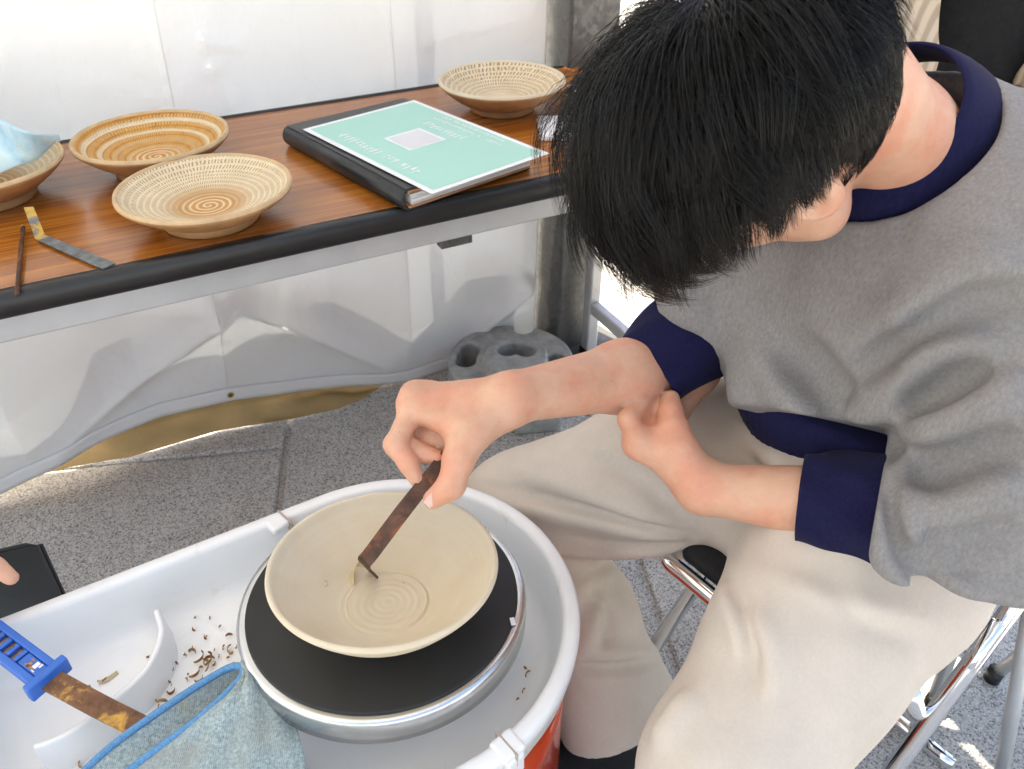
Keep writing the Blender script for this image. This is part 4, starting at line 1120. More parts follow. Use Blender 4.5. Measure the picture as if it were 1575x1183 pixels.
def hand(wr, mcp, fingers, thumb, rs, palm_r=.0140, thr=None, heel=None, web=()):
    pal = [s_cap(wr, m, .0165, palm_r) for m in mcp]
    pal += [s_cap(mcp[i], mcp[i + 1], palm_r * .92) for i in range(len(mcp) - 1)]
    if heel is not None: pal.append(s_cap(wr, heel, .0185, .0165))
    pal += [s_cap(a_, b_, r_) for a_, b_, r_ in web]
    palm = s_union(pal, .012)
    th = s_chain(thumb, thr or [.019, .0148, .0112, .0105, .0085], .006, 0)
    palm = s_union([palm, th], .016)
    fs = []
    for m, ch, r in zip(mcp, fingers, rs):
        ch = [np.asarray(c, float) for c in ch]
        segs = [s_cap(m, ch[0], r * 1.12, r), s_cap(ch[0], ch[1], r * 1.03, r * .93), s_cap(ch[1], ch[2], r * .94, r * .78)]
        segs.append(s_ell(ch[0], (r * 1.10,) * 3))
        fs.append(s_union(segs, .0035))
    def f(p):
        a = palm(p); d = a
        for g in fs:
            c, rr = g.bs; mk = np.sqrt(((p - c) ** 2).sum(1)) - rr < np.maximum(d, 0) + .012
            if mk.any():
                d = d.copy(); d[mk] = np.minimum(d[mk], smin(a[mk], g(p[mk]), F32(.005)))
        return d
    f.bs = _bs([palm] + fs); return f
# right hand: pinches the trimming tool; thumb side faces the viewer
r_mcp = [D(637, 622, .770), D(640, 611, .792), D(656, 611, .811), D(676, 616, .826)]
r_fin = [[D(608, 684, .752), D(628, 713, .747), D(641, 737, .751)],
         [D(617, 678, .770), D(648, 697, .762), D(672, 704, .759)],
         [D(631, 660, .786), D(661, 676, .776), D(684, 686, .772)],
         [D(650, 664, .806), D(676, 680, .800), D(696, 672, .792)]]
r_th = [D(768, 632, .772), D(722, 668, .753), D(706, 706, .742), D(694, 747, .739), D(666, 768, .742)]
rhand = hand(RWR, r_mcp, r_fin, r_th, [.0103, .0102, .0098, .0086], heel=D(722, 642, .79), thr=[.021, .0190, .0150, .0128, .0098], web=[(r_mcp[0], D(712, 664, .760), .0135), (D(690, 640, .79), D(668, 650, .80), .016)])
# left hand: props the right elbow, palm up, thumb in front
l_mcp = [D(983, 682, .800), D(988, 672, .826), D(1004, 668, .850), D(1026, 670, .868)]
l_fin = [[D(967, 646, .808), D(984, 622, .824), D(1008, 622, .838)],
         [D(980, 643, .824), D(1003, 628, .834), D(1024, 634, .840)],
         [D(1010, 630, .866), D(1036, 604, .876), D(1058, 598, .876)],
         [D(1046, 638, .880), D(1066, 612, .880), D(1078, 592, .872)]]
l_th = [D(1068, 732, .786), D(1047, 694, .787), D(1037, 660, .797), D(1032, 636, .812), D(1032, 614, .828)]
lhand = hand(LWR, l_mcp, l_fin, l_th, [.0105, .0104, .0100, .0088], heel=D(1048, 700, .835), thr=[.022, .0180, .0140, .0122, .0098], web=[(D(1010, 680, .835), D(1020, 650, .850), .017), (D(990, 665, .838), D(1000, 640, .850), .013), (l_mcp[0], D(1040, 690, .800), .013)])
legs = s_union([s_cap(LH, LK, .08, .052), s_cap(LK, LAN, .05, .035), s_cap(RH, RK, .08, .052), s_cap(RK, RAN, .05, .035), s_cap(LH, RH, .09)], .03)
left_limb = s_union([arm(LS, LE + V3(.0, .012, .020), LWR), lhand], .012)
right_limb = s_union([arm(RS, RE, RWR), rhand], .012)
body_f = s_union([s_union([trunk, neck, head_sdf(), legs], [0, .03, .012, .04]), right_limb, left_limb], [0, .02, .0015])
man = empty("person", (pelvis[0], pelvis[1], 0), label="man in grey sweatshirt and beige trousers bending over the wheel, trimming a bowl", cat="person", group=None)
def worn(o): return under(o, man)
lo = np.array([-.2, .15, .0]); hi = np.array([.75, 1.05, 1.12])
SKIN_H = .0028
body = worn(sdf_obj("body", body_f, SKIN_H, M['skin'], None, box_=(lo, hi)))
# finger nails
def nail(P, nrm, tip, w, l):
    n = unit(nrm); t = unit(np.asarray(tip) - n * (np.asarray(tip) @ n)); s = np.cross(n, t); v = []; f = []
    for i in range(5):
        for j in range(5):
            a = (i / 4 - .5); b = (j / 4 - .5)
            v.append(np.asarray(P) + s * w * a * (1 - .25 * max(b, 0)) + t * l * b + n * (-.9 * a * a * w * .55 - .0003 - .25 * b * b * l * .5))
    for i in range(4):
        for j in range(4): f.append((i * 5 + j, i * 5 + j + 1, i * 5 + j + 6, i * 5 + j + 5))
    return worn(pydata("fingernail", v, f, M['nail'], None, True))
M['nail'] = m_plain("fingernail", (.74, .47, .40), .25, var=.06, scale=200)
tdir = r_th[4] - r_th[3]
pn = march(rhand, 664, 771); 
if pn is not None: nail(pn + unit(CPOS - pn) * .0004, unit(CPOS - pn) * .8 + V3(.3, -.1, -.2), tdir, .0105, .012)
# ---- grey sweatshirt
LC = LE * .50 + LWR * .50        # cuff ends on the forearms
lfd = unit(LWR - LE); rfd = unit(RWR - RE)
LCe = D(1236, 806, .733); RCe = RE + rfd * .012
hemc = V3(.405, .625, .575)
def shirt_base():
    belly = s_ell(V3(.345, .665, .650), (.120, .125, .105), np.stack([unit((.9, .35, 0)), unit((-.35, .9, 0)), V3(0, 0, 1)]))
    global torso_f
    back = s_union([s_cap(V3(.455, .63, .575), lumbar, .140, .138), s_cap(lumbar, thorax + V3(.01, 0, 0), .138, .142), s_cap(thorax, C7 + V3(.015, 0, -.055), .135, .080)], .06)
    torso_f = s_union([back, belly], .07)
    sh = s_union([s_cap(LS + V3(.005, 0, 0), C7 + V3(.02, 0, -.05), .078, .072), s_cap(RS, C7 + V3(.02, 0, -.05), .075, .07), s_cap(LS + V3(-.04, .01, -.05), RS + V3(-.03, -.01, -.05), .085)], .05)
    lsl = s_chain([LS, LS * .45 + LE * .55 + V3(.014, -.010, .01), LE + V3(.010, -.008, -.010), LE * .62 + LCe * .38, LCe + (LE - LCe) * .72], [.080, .078, .076, .076, .066], .03)
    rsl = s_chain([RS, RS * .5 + RE * .5 + V3(-.012, 0, .01), RE * .66 + RS * .34], [.080, .076, .066], .03)
    lsl = s_union([lsl, s_cap(LE + V3(.0, -.012, -.022), LE * .52 + LCe * .48 + V3(0, -.010, -.020), .070, .060)], .03)
    return s_union([back, belly, sh, lsl, rsl], [0, .07, .06, .018, .03])
shirt0 = shirt_base()
folds_shirt = [  # (pixel stroke on the cloth, height, width): folds the photograph shows, + ridge, - valley
    ([(1125, 458), (1139, 541), (1146, 624), (1164, 674), (1252, 720)], .016, .018), ([(1150, 470), (1173, 553), (1202, 598), (1248, 648), (1285, 672)], .026, .017), ([(1195, 545), (1240, 566), (1268, 602), (1286, 640), (1310, 680)], -.046, .019),
    ([(1256, 560), (1284, 624), (1322, 636), (1368, 606), (1440, 552), (1530, 530)], .034, .017), ([(1310, 668), (1345, 672), (1382, 690)], -.026, .015),
    ([(1392, 600), (1412, 612), (1432, 606), (1470, 586), (1530, 572)], -.050, .016), ([(1386, 662), (1440, 655), (1505, 628), (1580, 572)], .034, .018),
    ([(1390, 728), (1472, 708), (1575, 664)], -.036, .021), ([(1330, 545), (1400, 488), (1488, 424), (1580, 400)], .024, .022), ([(1325, 590), (1390, 522), (1480, 466), (1580, 450)], -.032, .018),
    ([(1405, 800), (1480, 772), (1575, 722)], .026, .020), ([(1410, 850), (1480, 826), (1570, 800)], -.012, .018),
    ([(1342, 745), (1362, 850), (1402, 912)], .018, .010), ([(1366, 750), (1386, 845), (1432, 905)], -.026, .009), ([(1388, 745), (1412, 830), (1500, 905)], .020, .011), ([(1414, 800), (1436, 862), (1510, 886)], -.018, .010),
    ([(955, 425), (1000, 470), (1085, 500)], .012, .013), ([(960, 455), (1010, 492), (1085, 530)], -.012, .011), ([(1030, 440), (1070, 480), (1110, 545)], .012, .013)]
def folded(base, items, amp=1.0, wk=1.0):
    out = []
    for pts, a, w in items:
        w = w * wk
        P = []; runs = []
        for x, y in spl(np.array(pts, float), 6):
            q = march(base, x, y)
            if q is None: continue
            q = np.asarray(q, float)
            if P and np.linalg.norm(q - P[-1]) > .06: runs.append(P); P = []
            P.append(q)
        runs.append(P)
        for P in runs:
            if len(P) < 3: continue
            P = np.array(P); n = len(P)
            fade = np.minimum(1, np.minimum(np.arange(n), np.arange(n)[::-1]) / max(1, n * .3) + .15)
            c = (P.min(0) + P.max(0)) / 2; R = float(np.linalg.norm(P - c, axis=1).max()) + 3 * w
            out.append((P.astype(F32), fade.astype(F32), F32(a * amp), F32(w), c.astype(F32), R))
    def g(p):
        d = base(p); near = np.abs(d) < .09
        if not near.any(): return d
        d = d.copy(); q = p[near]; add = np.zeros(len(q), F32)
        for P, fade, a, w, c, R in out:
            m = ((q - c) ** 2).sum(1) < R * R
            if not m.any(): continue
            qq = q[m]; best = np.full(len(qq), 9, F32); fb = np.zeros(len(qq), F32)
            for i in range(len(P) - 1):
                ab = P[i + 1] - P[i]; t = np.clip(((qq - P[i]) @ ab) / (ab @ ab + F32(1e-9)), 0, 1)
                e = ((qq - P[i] - t[:, None] * ab) ** 2).sum(1); b = e < best
                best[b] = e[b]; fb[b] = (fade[i] + (fade[i + 1] - fade[i]) * t)[b]
            add[m] -= a * fb * np.exp(-(best / (w * w)) ** F32(.85))
        d[near] += add; return d
    g.bs = base.bs; return g
def wobble(f, amp=.0022, sc=(23, 31, 27), ph=0.0, amp2=.0008):
    def g(p):
        a = np.sin(p[:, 0] * sc[0] * 2 + 2.1 * np.sin(p[:, 1] * sc[1] + ph)) * np.sin(p[:, 2] * sc[2] * 1.6 + 1.7 * np.sin(p[:, 0] * sc[0] + ph))
        b = np.sin(p[:, 0] * 95 + 3 * np.sin(p[:, 2] * 60)) * np.sin(p[:, 1] * 88 + 3 * np.sin(p[:, 0] * 70)) 
        return f(p) + F32(amp) * a.astype(F32) + F32(amp2) * b.astype(F32)
    g.bs = f.bs; return g
shirt = wobble(folded(shirt0, folds_shirt, 1.5, .95))
collar_ax = unit((-.58, -.42, .70)); collar_c = D(1368, 214, .690) - collar_ax * .028
neckhole = s_chain([collar_c - collar_ax * .06, collar_c + collar_ax * .10], [.068, .080], .01)
shirt = s_union([shirt, s_cap(collar_c - collar_ax * .075, collar_c - collar_ax * .005, .075, .081)], .03)
shirt = s_sub(shirt, neckhole, .006)
shirt = s_sub(shirt, s_cyl(collar_c + collar_ax * (.004 + .06), collar_ax, .083, .06), .010)
armhole = s_union([s_cap(LE * .5 + LCe * .5 + V3(0, .008, .012), LWR, .048, .046), s_cap(RE, RWR, .047, .05)], .004)
shirt = s_sub(shirt, armhole, .006)
scut = LCe + (LE - LCe) * .44
shirt = s_sub(shirt, s_cyl(scut + lfd * .075, lfd, .095, .075), .008)
belt = s_cyl(V3(.40, .63, .48), (0, 0, 1), .4, .162)      # nothing below the hem
shirt = s_sub(shirt, belt, .012)
swt = worn(sdf_obj("sweatshirt", shirt, .0027, M['grey_knit'], None, box_=((.02, .25, .45), (.72, 1.05, 1.06)), margin=3.2))
# ribbed collar, cuffs and hem band
def torus_band(name, c, ax, ra, rb, r1, r2, mat, lean=0.0, n=72, m=14, tilt=None):
    ax = unit(ax); u = unit(np.cross(ax, tilt if tilt is not None else V3(0, 0, 1))); w = np.cross(ax, u)
    a = np.linspace(0, 2 * pi, n, endpoint=False); b = np.linspace(0, 2 * pi, m, endpoint=False)
    A, B_ = np.meshgrid(a, b, indexing='ij')
    rad = 1 + (r1 * np.cos(B_)) * 0
    P = c + (u * np.cos(A)[..., None] * ra + w * np.sin(A)[..., None] * rb) + (u * np.cos(A)[..., None] + w * np.sin(A)[..., None]) * (r1 * np.cos(B_) + lean * np.sin(B_) * r2)[..., None] + ax * (r2 * np.sin(B_))[..., None]
    i = np.arange(n)[:, None]; j = np.arange(m)[None]
    q = np.stack([i * m + j, ((i + 1) % n) * m + j, ((i + 1) % n) * m + (j + 1) % m, i * m + (j + 1) % m], -1).reshape(-1, 4)
    return worn(npmesh(name, P.reshape(-1, 3), q, mat, None, True))
torus_band("collar", collar_c + collar_ax * .036, collar_ax, .073, .080, .0050, .031, M['navy'], lean=-.42)
def cuff(name, a, b, ra, rb, mat, wob=.002):
    P = np.linspace(0, 1, 26); ax = unit(b - a); u = unit(np.cross(ax, V3(0, 0, 1))); w = np.cross(ax, u); n = 72; rows = []
    aa = np.linspace(0, 2 * pi, n, endpoint=False)
    prof = [(t, ra + (rb - ra) * t + .003 * sin(pi * t)) for t in P] + [(1.0, rb - .004), (.9, rb - .006), (.6, rb - .007)]
    for t, r_ in prof:
        rr = r_ + wob * np.sin(3 * aa + 5 * t) + .0012 * np.sin(7 * aa - 9 * t)
        rows.append(a + (b - a) * t + u * (np.cos(aa) * rr)[:, None] + w * (np.sin(aa) * rr)[:, None])
    R_ = np.stack(rows); m = len(rows); i = np.arange(m - 1)[:, None] * n; j = np.arange(n)[None]; k = (j + 1) % n
    q = np.stack([i + j, i + k, i + n + k, i + n + j], -1).reshape(-1, 4)
    return worn(npmesh(name, R_.reshape(-1, 3), q, mat, None, True))
LEb = LE + V3(.0, .012, .020)
cuff("cuff", LWR + (LEb - LWR) * .78 + V3(0, 0, -.004), LWR + (LEb - LWR) * .405, .056, .0410, M['navy'])
cuff("cuff", RE + (RS - RE) * .30 - rfd * .035, RE + rfd * .058, .062, .0445, M['navy'])
# ---- beige trousers
def tro_base():
    lt = s_chain([LH + V3(-.01, -.01, .0), LH * .5 + LK * .5 + V3(0, 0, .012), LK + V3(.0, .0, .005)], [.102, .086, .074], .04)
    ll = s_chain([LK, LK * .5 + LAN * .5, LAN], [.075, .078, .090], .03)
    rt = s_chain([RH, RH * .5 + RK * .5 + V3(.0, .0, .012), RK + V3(.01, 0, .004)], [.112, .096, .074], .04)
    rl = s_chain([RK + V3(.015, 0, -.01), RK * .45 + RAN * .55 + V3(.01, .01, 0), RAN], [.068, .076, .088], .03)
    seat = s_union([s_cap(LH, RH, .112), s_cap(pelvis + V3(.02, 0, 0), pelvis + V3(-.05, -.02, -.01), .125)], .04)
    return s_union([seat, lt, ll, rt, rl], [0, .05, .04, .05, .04])
tro0 = tro_base()
folds_tro = [([(735, 770), (900, 800), (1065, 832)], .009, .012), ([(740, 745), (900, 782), (1070, 826)], -.008, .008), ([(780, 715), (900, 755), (1040, 812)], .008, .016), ([(870, 690), (980, 740), (1060, 805)], -.005, .009),
    ([(850, 850), (960, 852), (1060, 838)], .008, .010), ([(860, 828), (960, 838), (1070, 834)], -.007, .007), ([(880, 905), (940, 885), (1010, 850)], .007, .010),
    ([(1085, 850), (1115, 910), (1150, 1010)], .009, .011), ([(1110, 870), (1150, 960), (1165, 1060)], -.009, .011), ([(1140, 930), (1180, 990), (1185, 1080)], .008, .014), ([(1070, 1060), (1035, 1110), (1005, 1150)], .010, .014),
    ([(930, 915), (905, 980), (885, 1020)], .009, .012), ([(860, 1002), (940, 1006), (1010, 1000)], .009, .011), ([(865, 1022), (940, 1026), (1010, 1014)], -.008, .009), ([(905, 905), (935, 950), (925, 1000)], -.006, .010),
    ([(1180, 880), (1300, 930), (1430, 955)], .004, .016), ([(1260, 900), (1340, 960), (1420, 990)], -.003, .012), ([(1000, 660), (1060, 720), (1160, 745)], .007, .014), ([(1130, 650), (1180, 700), (1230, 755)], .008, .012), ([(1150, 700), (1190, 745), (1235, 775)], -.007, .010),
    ([(1300, 1140), (1330, 1105), (1370, 1060)], -.004, .010)]
tro = wobble(folded(tro0, folds_tro, 2.4, .8), .0016, (19, 23, 21), 1.3, .0004)
hemcut = s_union([s_cap(RAN + unit(RAN - RK) * .02, RAN + unit(RAN - RK) * .25, .13), s_cap(LAN + unit(LAN - LK) * .02, LAN + unit(LAN - LK) * .25, .13)], .01)
tro = s_sub(tro, s_union([s_cyl(RAN + unit(RAN - RK) * .11, unit(RAN - RK), .2, .1), s_cyl(LAN + unit(LAN - LK) * .11, unit(LAN - LK), .2, .1)], .001), .006)
tro = s_sub(tro, s_union([s_cap(RAN - unit(RAN - RK) * .03, RAN + unit(RAN - RK) * .2, .066), s_cap(LAN - unit(LAN - LK) * .03, LAN + unit(LAN - LK) * .2, .07)], .001), .006)
tro = s_sub(tro, s_union([s_cyl(V3(.45, .62, .80), (0, 0, 1), .5, .145)], .001), .01)
trs = worn(sdf_obj("trousers", tro, .0039, M['khaki'], None, box_=((-.2, .1, .02), (.72, 1.0, .75)), margin=2.2))
# hem band of the sweatshirt
hb_c = V3(.425, .63, .555)
def wband(p):
    z = p[:, 2] + F32(.10) * (p[:, 0] - F32(.35))
    ribs_ = F32(.0012) * np.sin(np.arctan2(p[:, 1] - F32(.63), p[:, 0] - F32(.40)) * 95).astype(F32)
    return smax(torso_f(p) + F32(.010) + ribs_, np.abs(z - F32(.614)) - F32(.052), F32(.012))
wband.bs = torso_f.bs
worn(sdf_obj("waistband", wband, .0036, M['navy'], None, box_=((.15, .4, .5), (.7, .9, .72))))
# shoes
for an, kn, nm in ((RAN, RK, 0), (LAN, LK, 1)):
    fwd = unit(V3(-.85, -.45, 0)); b_ = V3(an[0], an[1], 0)
    f = s_union([s_cap(b_ + V3(0, 0, .045) - fwd * .04, b_ + V3(0, 0, .040) + fwd * .12, .040, .036), s_cap(b_ + V3(0, 0, .10), b_ + V3(0, 0, .05), .045, .045), s_cap(b_ + fwd * .12 + V3(0, 0, .038), b_ + fwd * .16 + V3(0, 0, .034), .040, .034)], .03)
    f = s_sub(f, s_cyl(b_ + V3(0, 0, -.09), (0, 0, 1), .4, .094), .003)
    worn(sdf_obj("shoe", f, .006, M['black_cloth'], None))
# ---- trimming tool in the right hand
tt = [D(688, 697, .755), D(680, 710, .754), D(620, 786, .738), D(572, 850, .732)]
zt = in_bowl(572, 882)
tip = Z(574, 883, zt + .0015); tt += [D(560, 866, .735), tip * .6 + D(560, 866, .735) * .4, tip]
wdir = unit(ray(572, 850)); wd_ = unit(np.cross(unit(tt[3] - tt[1]), wdir))
o = strip("trimming_tool", tt, [wd_, wd_, wd_, wd_, unit(wd_ + V3(.2, -.3, 0)), unit(wd_ + V3(.3, -.4, 0)), unit(wd_ + V3(.3, -.4, 0))], [.0115, .0140, .0148, .0145, .0142, .0140, .0135], .0020, M['rust_tool'], sm=6)
tag(o, "rusty bent steel trimming strip held in the man's right hand", "trimming tool")
# ------------------------------------------------------------------ hair
def hair(n_locks, per, seed, name="hair"):
    r = np.random.default_rng(seed)
    rad = np.array([.098, .076, .092]); cen = np.array([-.012, 0, .012])
    # roots on the skull ellipsoid in head coordinates (f, l, u)
    N = n_locks * per
    pts = []
    while len(pts) < n_locks:
        d = r.normal(size=3); d /= np.linalg.norm(d); q = cen + d * rad
        f_, l_, u_ = d
        if u_ < -.62 + .0 * f_: continue
        if f_ > .25 and u_ < .46: continue                 # face
        if f_ > .02 and u_ < .02 and abs(l_) > .4: continue # temples and in front of the ears
        if abs(l_) > .8 and u_ < -.05 and f_ > -.35: continue
        pts.append(d)
    L = np.array(pts)
    d = np.repeat(L, per, 0) + r.normal(size=(N, 3)) * .075
    d /= np.linalg.norm(d, axis=1)[:, None]
    whorl = np.array([-.50, -.38, .78]); whorl /= np.linalg.norm(whorl)
    lock = np.repeat(np.arange(n_locks), per)
    lockn = r.normal(size=(n_locks, 3)) * .24; lockw = r.normal(size=(n_locks, 3)) * .36; lockp = r.uniform(0, 6.28, n_locks); lockf = r.uniform(.3, .8, n_locks); lockl = r.uniform(.8, 1.2, n_locks); locko = r.uniform(0, 1, n_locks)
    topness = np.clip(d[:, 2] * .8 + .35 + .25 * d[:, 0], 0, 1)
    length = r.uniform(.84, 1.08, N) * (.032 + .115 * topness ** 1.2) * (1 - .42 * np.clip(d[:, 1] * 1.3, 0, 1) * (d[:, 0] > -.6)) * lockl[lock] * r.uniform(.8, 1.1, N)
    front = d[:, 0] > .25; length[front] *= 1.08
    side = (d[:, 2] < .25) & (np.abs(d[:, 1]) > .45) & (d[:, 0] > -.35); length[side] = np.minimum(length[side], r.uniform(.028, .045, side.sum()))
    nape = d[:, 2] < -.25; length[nape] = r.uniform(.018, .034, nape.sum())
    lift = .004 + .040 * topness * (.35 + .65 * locko[lock]) * r.uniform(.75, 1.05, N)
    lift[nape] *= .5
    grav = np.array([HF[2], HL[2], HU[2]]) * -1.0          # world down in head coordinates is -(z components)
    p = cen + d * rad * .985
    flow = d - whorl; flow -= d * (flow * d).sum(1)[:, None]; flow /= np.linalg.norm(flow, axis=1)[:, None] + 1e-6
    part = np.array([0, .0, 0])
    dirv = d * .75 + flow * .8 + lockn[lock] * .45; dirv /= np.linalg.norm(dirv, axis=1)[:, None]
    S = 9; seg = length / (S - 1); out = [p.copy()]
    for s in range(1, S):
        t = s / (S - 1)
        e = (p - cen) / rad; rr = np.linalg.norm(e, axis=1)[:, None]; nrm = e / rad; nrm /= np.linalg.norm(nrm, axis=1)[:, None]
        fl = e / rr - whorl; fl -= nrm * (fl * nrm).sum(1)[:, None]; fl /= np.linalg.norm(fl, axis=1)[:, None] + 1e-6
        want = fl + .50 * grav * (.35 + t) + lockn[lock] * (.35 + .5 * t) + r.normal(size=(N, 3)) * .03 + lockw[lock] * np.sin(t * 6.28 * lockf[lock] + lockp[lock])[:, None]
        off = (rr[:, 0] - 1) * .088
        want += nrm * np.clip((lift - off) / .018, -1.3, 1.0)[:, None] * .65
        dirv = dirv * .62 + .38 * want / (np.linalg.norm(want, axis=1)[:, None] + 1e-6); dirv /= np.linalg.norm(dirv, axis=1)[:, None]
        p = p + dirv * seg[:, None]
        e = (p - cen) / rad; rr = np.linalg.norm(e, axis=1); bad = rr < 1.03; p[bad] = cen + (e[bad] / rr[bad, None]) * 1.03 * rad
        out.append(p.copy())
    Pp = np.stack(out, 1)
    # gather each lock towards its own middle at the ends
    mid = Pp.reshape(n_locks, per, S, 3).mean(1)
    k = (np.linspace(0, 1, S) ** 1.3 * .52)[None, :, None]
    Pp = Pp * (1 - k) + np.repeat(mid, per, 0) * k
    Wp = HC + Pp[..., 0:1] * HF + Pp[..., 1:2] * HL + Pp[..., 2:3] * HU
    # three-sided tapering strands
    tg = np.gradient(Wp, axis=1); tg /= np.linalg.norm(tg, axis=2)[..., None] + 1e-9
    ref = r.normal(size=(N, 1, 3)); u = np.cross(tg, ref); u /= np.linalg.norm(u, axis=2)[..., None] + 1e-9; w = np.cross(tg, u)
    rad_s = (np.interp(np.linspace(0, 1, S), [0, .15, .7, 1], [.00018, .00023, .00018, .00003]))[None, :, None]
    ring = [Wp + rad_s * (u * cos(a) + w * sin(a)) for a in (0, 2.094, 4.189)]
    V = np.stack(ring, 2).reshape(-1, 3)
    b = (np.arange(N)[:, None, None] * S + np.arange(S - 1)[None, :, None]) * 3; j = np.arange(3)[None, None]
    Q = np.stack([b + j, b + (j + 1) % 3, b + 3 + (j + 1) % 3, b + 3 + j], -1).reshape(-1, 4)
    return worn(npmesh(name, V, Q, M['hair'], None, True))
hair(560, 42, 11)
# dark scalp layer under the strands
sc = s_ell(hp(-.012, 0, .012), (.1005, .0785, .0945), Rh)
cutf = s_union([s_ell(hp(.085, 0, -.05), (.075, .10, .098), Rh), s_ell(hp(-.005, .10, -.035), (.035, .05, .042), Rh), s_ell(hp(-.005, -.10, -.035), (.035, .05, .042), Rh), s_ell(hp(-.03, 0, -.135), (.12, .12, .075), Rh)], .02)
worn(sdf_obj("hair_base", s_sub(sc, cutf, .006), .004, M['hair'], None))

for o_ in [c for c in bpy.data.objects if c.parent is man]:
    b_ = o_.name.split('.')[0]
    if b_ in ("cuff", "collar", "waistband"): o_.parent = swt; o_.matrix_parent_inverse = Matrix()
    if b_ == "fingernail": o_.parent = body; o_.matrix_parent_inverse = Matrix()
# ------------------------------------------------------------------ bystander behind, in a corduroy blouson open over black
by = V3(.62, 1.14, 0); bz0 = .83
per = empty("person", tuple(by), label="bystander in beige corduroy jacket over black standing behind the seated man", cat="person")
def on(o): return under(o, per)
bx = unit((.93, .37, 0)); bf = V3(bx[1], -bx[0], 0)          # his sideways and forward directions
def bpnt(s_, f_, z): return by + bx * s_ + bf * f_ + V3(0, 0, z)
bb = s_union([s_cap(bpnt(0, 0, .86), bpnt(0, 0, 1.28), .135, .15), s_cap(bpnt(-.17, 0, 1.33), bpnt(.17, 0, 1.33), .06), s_cap(bpnt(0, 0, 1.33), bpnt(0, .02, 1.45), .055), s_ell(bpnt(0, .03, 1.56), (.08, .09, .11)),
              s_cap(bpnt(-.19, 0, 1.32), bpnt(-.24, 0, 1.06), .045, .04), s_cap(bpnt(-.24, 0, 1.06), bpnt(-.22, .12, .86), .04, .028), s_cap(bpnt(.19, 0, 1.32), bpnt(.25, 0, 1.06), .045, .04), s_cap(bpnt(.25, 0, 1.06), bpnt(.23, .10, .84), .04, .028),
              s_cap(bpnt(-.09, 0, .82), bpnt(-.10, 0, .08), .085, .045), s_cap(bpnt(.09, 0, .82), bpnt(.10, 0, .08), .085, .045)], .03)
on(sdf_obj("body", bb, .010, M['skin'], None, box_=(by + V3(-.4, -.4, -.02), by + V3(.4, .4, 1.75))))
jk = s_union([s_cap(bpnt(0, 0, .92), bpnt(0, 0, 1.28), .200, .19), s_cap(bpnt(-.18, 0, 1.32), bpnt(.18, 0, 1.32), .085), s_chain([bpnt(-.20, 0, 1.30), bpnt(-.27, 0, 1.06), bpnt(-.24, .10, .90)], [.09, .09, .06], .03), s_chain([bpnt(.20, 0, 1.30), bpnt(.28, 0, 1.06), bpnt(.25, .10, .90)], [.09, .09, .06], .03)], .04)
def pleats(f, amp=.006):
    def g(p):
        s_ = (p - by.astype(F32)) @ bx.astype(F32); fo = (p - by.astype(F32)) @ bf.astype(F32); a = np.arctan2(s_, fo)
        return f(p) + F32(amp) * np.sin(a * 19 + 2.2 * np.sin(p[:, 2] * 9)).astype(F32) * np.clip((F32(1.35) - p[:, 2]) / F32(.25), 0, 1)
    g.bs = f.bs; return g
opening = s_union([s_cap(bpnt(-.150, .05, .6), bpnt(-.135, .05, 1.45), .066), s_cap(bpnt(-.150, .16, .6), bpnt(-.135, .16, 1.5), .070)], .03)
jk = s_sub(pleats(jk), opening, .01)
jk = s_sub(jk, s_union([s_cap(bpnt(0, 0, .9), bpnt(0, 0, 1.3), .158, .16), s_cap(bpnt(0, .0, 1.3), bpnt(0, .02, 1.6), .09)], .02), .01)
jk = s_sub(jk, s_cyl(bpnt(0, 0, bz0 - .17), (0, 0, 1), .6, .20), .004)
on(sdf_obj("jacket", jk, .0048, M['cord'], None, box_=(by + V3(-.45, -.45, .78), by + V3(.45, .45, 1.5))))
wb = s_sub(s_cyl(bpnt(0, 0, bz0 - .005), (0, 0, 1), .186, .036), s_union([s_cyl(bpnt(0, 0, bz0), (0, 0, 1), .168, .2), s_cap(bpnt(-.150, .12, .6), bpnt(-.150, .12, 1.1), .070)], .004), .004)
def ribs(f):
    def g(p): return f(p) + F32(.0016) * np.sin(p[:, 2] * 560).astype(F32)
    g.bs = f.bs; return g
on(sdf_obj("waistband", ribs(wb), .004, M['cord'], None, box_=(by + V3(-.25, -.25, .75), by + V3(.25, .25, .92)), smooth=0))
on(sdf_obj("black_top", s_union([s_cap(bpnt(0, 0, .80), bpnt(0, 0, 1.28), .148, .155), s_cap(bpnt(-.12, 0, 1.30), bpnt(.12, 0, 1.30), .07)], .03), .008, M['black_cloth'], None))
on(sdf_obj("trousers", s_union([s_cap(bpnt(-.09, 0, .80), bpnt(-.10, 0, .05), .105, .08), s_cap(bpnt(.09, 0, .80), bpnt(.10, 0, .05), .105, .08), s_cap(bpnt(-.05, 0, .82), bpnt(.05, 0, .82), .115)], .02), .010, M['black_cloth'], None))
for sd in (-1, 1): on(sdf_obj("shoe", s_cap(bpnt(.10 * sd, -.03, .045), bpnt(.10 * sd, .15, .038), .042, .036), .010, M['black_rubber'], None))
on(sdf_obj("hair", s_sub(s_ell(bpnt(0, .02, 1.585), (.10, .11, .12)), s_ell(bpnt(0, .13, 1.53), (.09, .09, .12)), .02), .008, M['hair'], None))
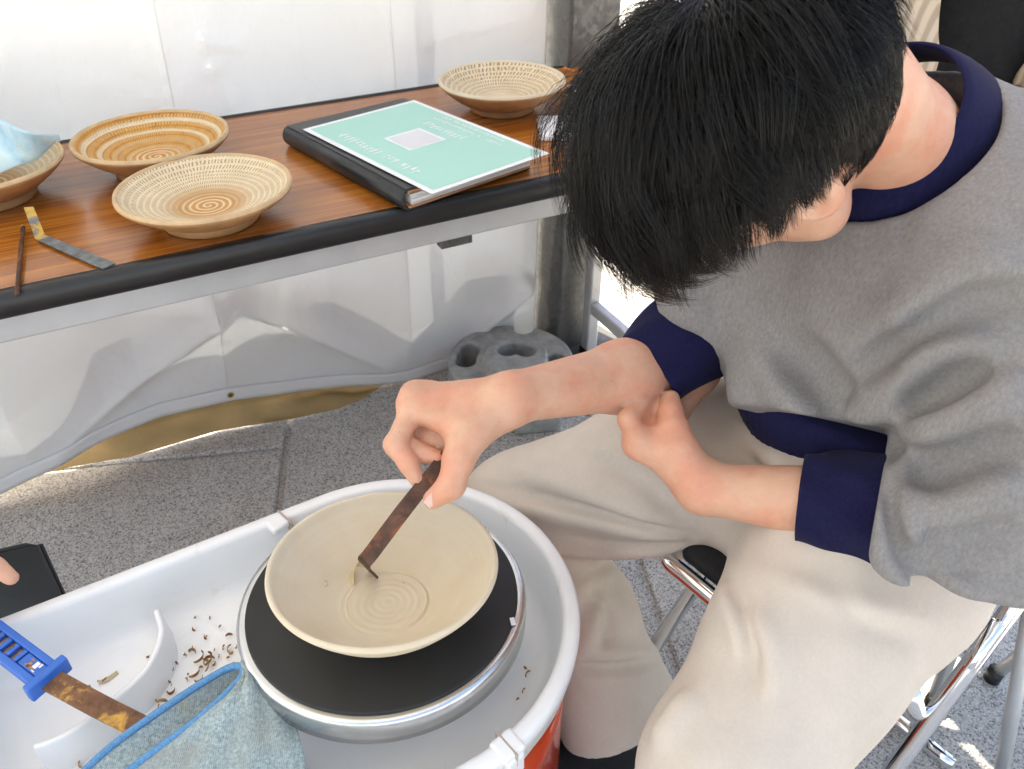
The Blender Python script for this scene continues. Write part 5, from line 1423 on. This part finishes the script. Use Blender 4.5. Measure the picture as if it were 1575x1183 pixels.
# ------------------------------------------------------------------ hand and black folder at the left edge
fo_c = D(28, 905, .93)
fol = empty("folder", tuple(fo_c), label="black folder with notched top edge held behind the white tray at the left", cat="folder")
cA, cB, cC, cD = D(-95, 870, .90), D(58, 838, .92), D(125, 985, .92), D(-30, 1030, .90)
nrmf = unit(np.cross(cB - cA, cD - cA)); nrmf = nrmf if nrmf @ (CPOS - cA) > 0 else -nrmf
def slab_from(name, c4, th, mat, root, lift=0.0):
    v = [p + nrmf * (lift) for p in c4] + [p + nrmf * (lift - th) for p in c4]
    bm = bmesh.new(); vv = [bm.verts.new(tuple(p)) for p in v]
    for q in ((0, 1, 2, 3), (7, 6, 5, 4), (0, 4, 5, 1), (1, 5, 6, 2), (2, 6, 7, 3), (3, 7, 4, 0)): bm.faces.new([vv[i] for i in q])
    return under(bm_obj(name, bm, mat, None, bevel=.0015), root)
M['card_black'] = m_plain("black_card", (.013, .017, .018), .5, var=.2, scale=20)
slab_from("cover", [cA, cB, cC, cD], .006, M['card_black'], fol)
e_ = cB - cA; fl0 = [cA * .45 + cB * .55 + (cA - cD) * .035, cA * .12 + cB * .88 + (cA - cD) * .04, cA * .02 + cB * .98, cA * .45 + cB * .55]
slab_from("flap", fl0, .004, M['card_black'], fol, -.001)
slab_from("page", [cA * .97 + cC * .03, cB * .97 + cD * .03, cC * .97 + cA * .03, cD * .97 + cB * .03], .003, M['card_black'], fol, -.0075)
slab_from("cover", [cA, cB, cC, cD], .004, M['card_black'], fol, -.0125)
h2 = empty("person", tuple(D(-330, 800, .83)), label="hand of someone outside the picture pointing at the black folder", cat="person")
wr2 = D(-165, 815, .80)
m2 = [D(-82, 838, .785), D(-95, 852, .80), D(-112, 866, .815), D(-130, 880, .825)]
f2 = [[D(-40, 850, .775), D(-6, 872, .772), D(17, 889, .776)], [D(-58, 880, .79), D(-30, 905, .80), D(-34, 925, .82)], [D(-80, 900, .81), D(-58, 925, .82), D(-70, 940, .84)], [D(-104, 912, .825), D(-88, 934, .835), D(-98, 948, .85)]]
th2 = [D(-150, 815, .795), D(-118, 800, .785), D(-92, 806, .78), D(-68, 820, .778), D(-50, 832, .780)]
hnd2 = hand(wr2, m2, f2, th2, [.0098, .0098, .0094, .0084], heel=D(-130, 850, .82))
fa2 = s_cap(wr2, D(-330, 800, .83), .027, .040)
hb2 = s_union([hnd2, fa2], .015)
under(sdf_obj("body", hb2, .0032, M['skin'], None), h2)
under(sdf_obj("sleeve", s_sub(s_cap(D(-250, 806, .815), D(-420, 790, .86), .050, .065), s_cap(wr2, D(-330, 800, .83), .042, .046), .004), .006, M['black_cloth'], None), h2)
print("SCRIPT", time.time()-T0)
